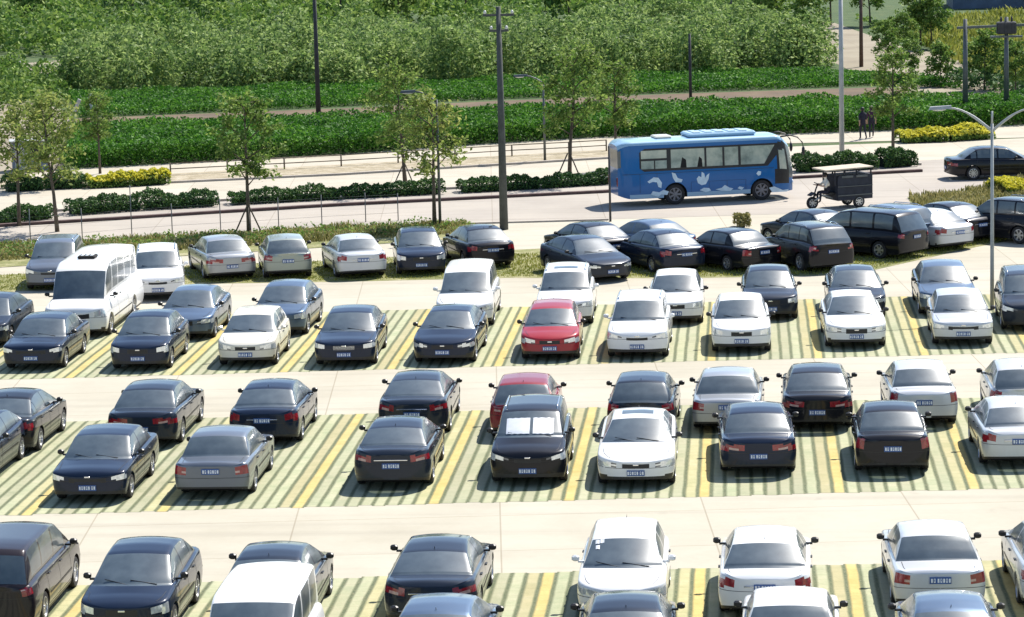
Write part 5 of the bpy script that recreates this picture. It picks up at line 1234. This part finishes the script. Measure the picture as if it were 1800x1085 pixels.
b = MB(); b.box(1.32*q, CL, -.03, -.003, .55, .60); b.box(1.32*q, CL, -.03, -.003, .95, .98); b.build('side_rail', M['greypole'], cart)
b = MB(); b.prism([(.72*q,-.08,1.68),(CL+.02,-.08,1.74),(CL+.02,-.08,1.79),(.72*q,-.08,1.74)], (0,1.36,0)); b.build('roof', plain('faded_tarpaulin', (.45,.39,.30), .8, 0, .15, 3), cart)
for x, z in ((1.2*q,1.0),(1.65*q,1.44),(2.25*q,1.44),(CL-.06,1.44)):
    for y in (.04, 1.16):
        b = MB(); b.tube([(x,y,z),(x,y,1.72)], .04, 6); b.build('roof_post', M['cartdark'], cart)
b = MB(); b.tube([(.42*q,.6,.42),(.55*q,.6,.85),(.66*q,.6,1.10)], .035, 7); b.tube([(.66*q,.25,1.12),(.62*q,.6,1.10),(.66*q,.95,1.12)], .022, 6); b.build('handlebar', M['cartdark'], cart)
b = MB(); b.tube([(.40*q,.35,.40),(.78*q,.35,.62),(1.2*q,.3,.45)], .04, 6); b.tube([(.40*q,.85,.40),(.78*q,.85,.62),(1.2*q,.9,.45)], .04, 6); b.build('frame', M['palepole'], cart)
b = MB(); b.prism([(.22*q,.42,.62),(.42*q,.42,.74),(.60*q,.42,.60),(.58*q,.42,.56),(.42*q,.42,.69),(.24*q,.42,.58)], (0,.36,0)); b.build('mudguard', M['cartdark'], cart)
b = MB(); b.box(.98*q,1.30*q,.2,1.0,.60,.72,0,None,.03); b.build('saddle', M['trim'], cart)
for wx, wy in ((.38*q,.6),(2.35*q,.05),(2.35*q,1.15)):
    tm, rm = wheel_parts(.27, -1); w = part('wheel', tm, M['tyre'], cart); w.location = (wx,wy,.27); w.scale = (1,.6,1); part('rim', rm, [M['rim'], M['trim']], w)
b = MB(); b.box(CL-.02, CL+.02, .15,.30,.45,.55,0,None,.006); b.build('tail_light', M['red'], cart)

# ---------------------------------------------------------------- people
M['skin'] = plain('skin', (.42,.26,.18), .6, 0, .08)
M['paleshirt'] = plain('pale_shirt', (.72,.68,.60), .85, 0, .08, 10)
M['darkcloth'] = plain('dark_clothing', (.022,.020,.035), .9, 0, .3, 10)
M['purplecloth'] = plain('dark_plum_clothing', (.06,.02,.05), .9, 0, .3, 10)
M['hair'] = plain('black_hair', (.012,.010,.010), .6)
def person(loc, rz, J, shirt, trousers, label, handsof=None):
    """J: joints in the figure's frame (faces +x). one skinned surface, materials by region"""
    me = bpy.data.meshes.new('person'); o = bpy.data.objects.new('person', me); col.objects.link(o)
    order = ['pelvis','waist','chest','neck','head','crown','shL','elL','wrL','haL','shR','elR','wrR','haR','hiL','knL','anL','toL','hiR','knR','anR','toR']
    ed = [('pelvis','waist'),('waist','chest'),('chest','neck'),('neck','head'),('head','crown'),('chest','shL'),('shL','elL'),('elL','wrL'),('wrL','haL'),('chest','shR'),('shR','elR'),('elR','wrR'),('wrR','haR'),
          ('pelvis','hiL'),('hiL','knL'),('knL','anL'),('anL','toL'),('pelvis','hiR'),('hiR','knR'),('knR','anR'),('anR','toR')]
    rad = dict(pelvis=.15,waist=.13,chest=.16,neck=.055,head=.095,crown=.085,sh=.075,el=.045,wr=.032,ha=.028,hi=.095,kn=.06,an=.042,to=.038)
    vs = [Vector(J[k]) for k in order]; es = [(order.index(a), order.index(b_)) for a, b_ in ed]
    # five fingers on each hand
    for s_ in 'LR':
        h = Vector(J['ha'+s_]); w = Vector(J['wr'+s_]); d = (h-w).normalized(); n = d.cross(Vector((0,0,1))).normalized() if abs(d.z) < .95 else Vector((0,1,0))
        hi = order.index('ha'+s_)
        for k, (off, ln) in enumerate(((-.033,.065),(-.012,.08),(.010,.085),(.030,.072),(.045,.05))):
            base = h+n*off*(1 if k < 4 else 1) + (d*.02 if k < 4 else -d*.04)
            tip = base+d*ln*(.7 if k < 4 else .4)+Vector((0,0,-.02))+(n*.03 if k == 4 else Vector())
            i0 = len(vs); vs += [base, base.lerp(tip,.5)+Vector((0,0,.006)), tip]; es += [(hi if k < 4 else order.index('wr'+s_), i0), (i0, i0+1), (i0+1, i0+2)]
    me.from_pydata([tuple(v) for v in vs], es, [])
    sk = o.modifiers.new('skin', 'SKIN'); me.skin_vertices or None
    for i, sv_ in enumerate(me.skin_vertices[0].data):
        if i < len(order):
            k = order[i]; r = rad.get(k, rad.get(k[:2], .05)); sv_.radius = (r, r)
        else: sv_.radius = (.010, .010)
    me.skin_vertices[0].data[0].use_root = True
    ss = o.modifiers.new('sub', 'SUBSURF'); ss.levels = ss.render_levels = 1
    dg = bpy.context.evaluated_depsgraph_get(); ev = o.evaluated_get(dg); m2 = bpy.data.meshes.new_from_object(ev)
    o.modifiers.clear(); o.data = m2; m2.materials.clear()
    for mm in (M['skin'], shirt, trousers, M['trim']): m2.materials.append(mm)
    Jv = {k: Vector(J[k]) for k in order}
    def seg(p, a, c):
        a, c = Jv[a], Jv[c]; t = max(0, min(1, (p-a).dot(c-a)/max(1e-9,(c-a).length_squared))); return (p-(a+(c-a)*t)).length
    tests = [('waist','chest',1),('chest','neck',1),('chest','shL',1),('shL','elL',1),('chest','shR',1),('shR','elR',1),('elL','wrL',0),('elR','wrR',0),('wrL','haL',0),('wrR','haR',0),('neck','head',0),('head','crown',0),
             ('pelvis','waist',2),('pelvis','hiL',2),('pelvis','hiR',2),('hiL','knL',2),('hiR','knR',2),('knL','anL',2),('knR','anR',2),('anL','toL',3),('anR','toR',3)]
    for p in m2.polygons:
        c = p.center; best = min(tests, key=lambda t: seg(c, t[0], t[1])/rad.get(t[0], rad.get(t[0][:2], .05))); p.material_index = best[2]; p.use_smooth = True
    # hair and a simple face
    hd = Jv['head'].lerp(Jv['crown'], .45); KIDS[o.name] = []
    b = MB(); b.ball(hd+Vector((-.015,0,.035)), 1, 0, 14, (.115,.108,.115), 8); b.build('hair', M['hair'], o)
    for nm, off_, sq, mt in (('nose',(.105,0,-.02),(.018,.014,.026),'skin'),('eye',(.088,-.036,.005),(.012,.014,.009),'hair'),('eye',(.088,.036,.005),(.012,.014,.009),'hair'),
                         ('mouth',(.092,0,-.065),(.010,.028,.008),'red'),('ear',(-.005,-.1,-.01),(.022,.010,.034),'skin'),('ear',(-.005,.1,-.01),(.022,.010,.034),'skin')):
        f = MB(); f.ball(hd+Vector(off_), 1, 0, 8, sq, 5); f.build(nm, M[mt], o)
    o.location = loc; o.rotation_euler = (0,0,rz); tag(o, label, 'person'); return o
sit = dict(pelvis=(0,0,.80),waist=(.02,0,.98),chest=(.06,0,1.18),neck=(.08,0,1.36),head=(.10,0,1.44),crown=(.11,0,1.58),shL=(.06,.19,1.25),elL=(.22,.24,1.08),wrL=(.42,.24,1.10),haL=(.50,.24,1.12),shR=(.06,-.19,1.25),elR=(.22,-.24,1.08),wrR=(.42,-.24,1.10),haR=(.50,-.24,1.12),
           hiL=(.04,.10,.78),knL=(.40,.14,.80),anL=(.42,.14,.42),toL=(.56,.14,.37),hiR=(.04,-.10,.78),knR=(.40,-.14,.80),anR=(.42,-.14,.42),toR=(.56,-.14,.37))
a = math.atan2(dv.y, dv.x); off = Vector((1.02*q, .42, 0)); lo = Matrix.Rotation(a, 3, 'Z') @ off
person((A.x+lo.x, A.y+lo.y, -.04), a+math.pi, sit, M['paleshirt'], M['darkcloth'], 'person in a pale shirt riding at the front of the three wheeled cart')
def walk(s=1):
    return dict(pelvis=(0,0,.90),waist=(.01,0,1.05),chest=(.03,0,1.28),neck=(.04,0,1.46),head=(.06,0,1.54),crown=(.07,0,1.68),shL=(.03,.18,1.36),elL=(-.06*s,.22,1.10),wrL=(.04-.12*s,.22,.86),haL=(.07-.12*s,.22,.78),shR=(.03,-.18,1.36),elR=(.06*s,-.22,1.10),wrR=(.04+.14*s,-.22,.88),haR=(.07+.16*s,-.22,.80),
      hiL=(0,.09,.86),knL=(.14*s,.10,.48),anL=(.12*s,.10,.08),toL=(.12*s+.15,.10,.04),hiR=(0,-.09,.86),knR=(-.04*s,-.10,.48),anR=(-.26*s,-.10,.12),toR=(-.26*s+.14,-.10,.05))
g = G(1517, 246); person((g.x, g.y, .02), 1.9, walk(1), M['darkcloth'], M['darkcloth'], 'person in dark clothes walking on the far pavement, left one of two')
g = G(1532, 243); person((g.x, g.y, .02), 1.6, walk(-1), M['purplecloth'], M['darkcloth'], 'person in dark plum top walking on the far pavement, right one of two')
# the dark car on the road at the right
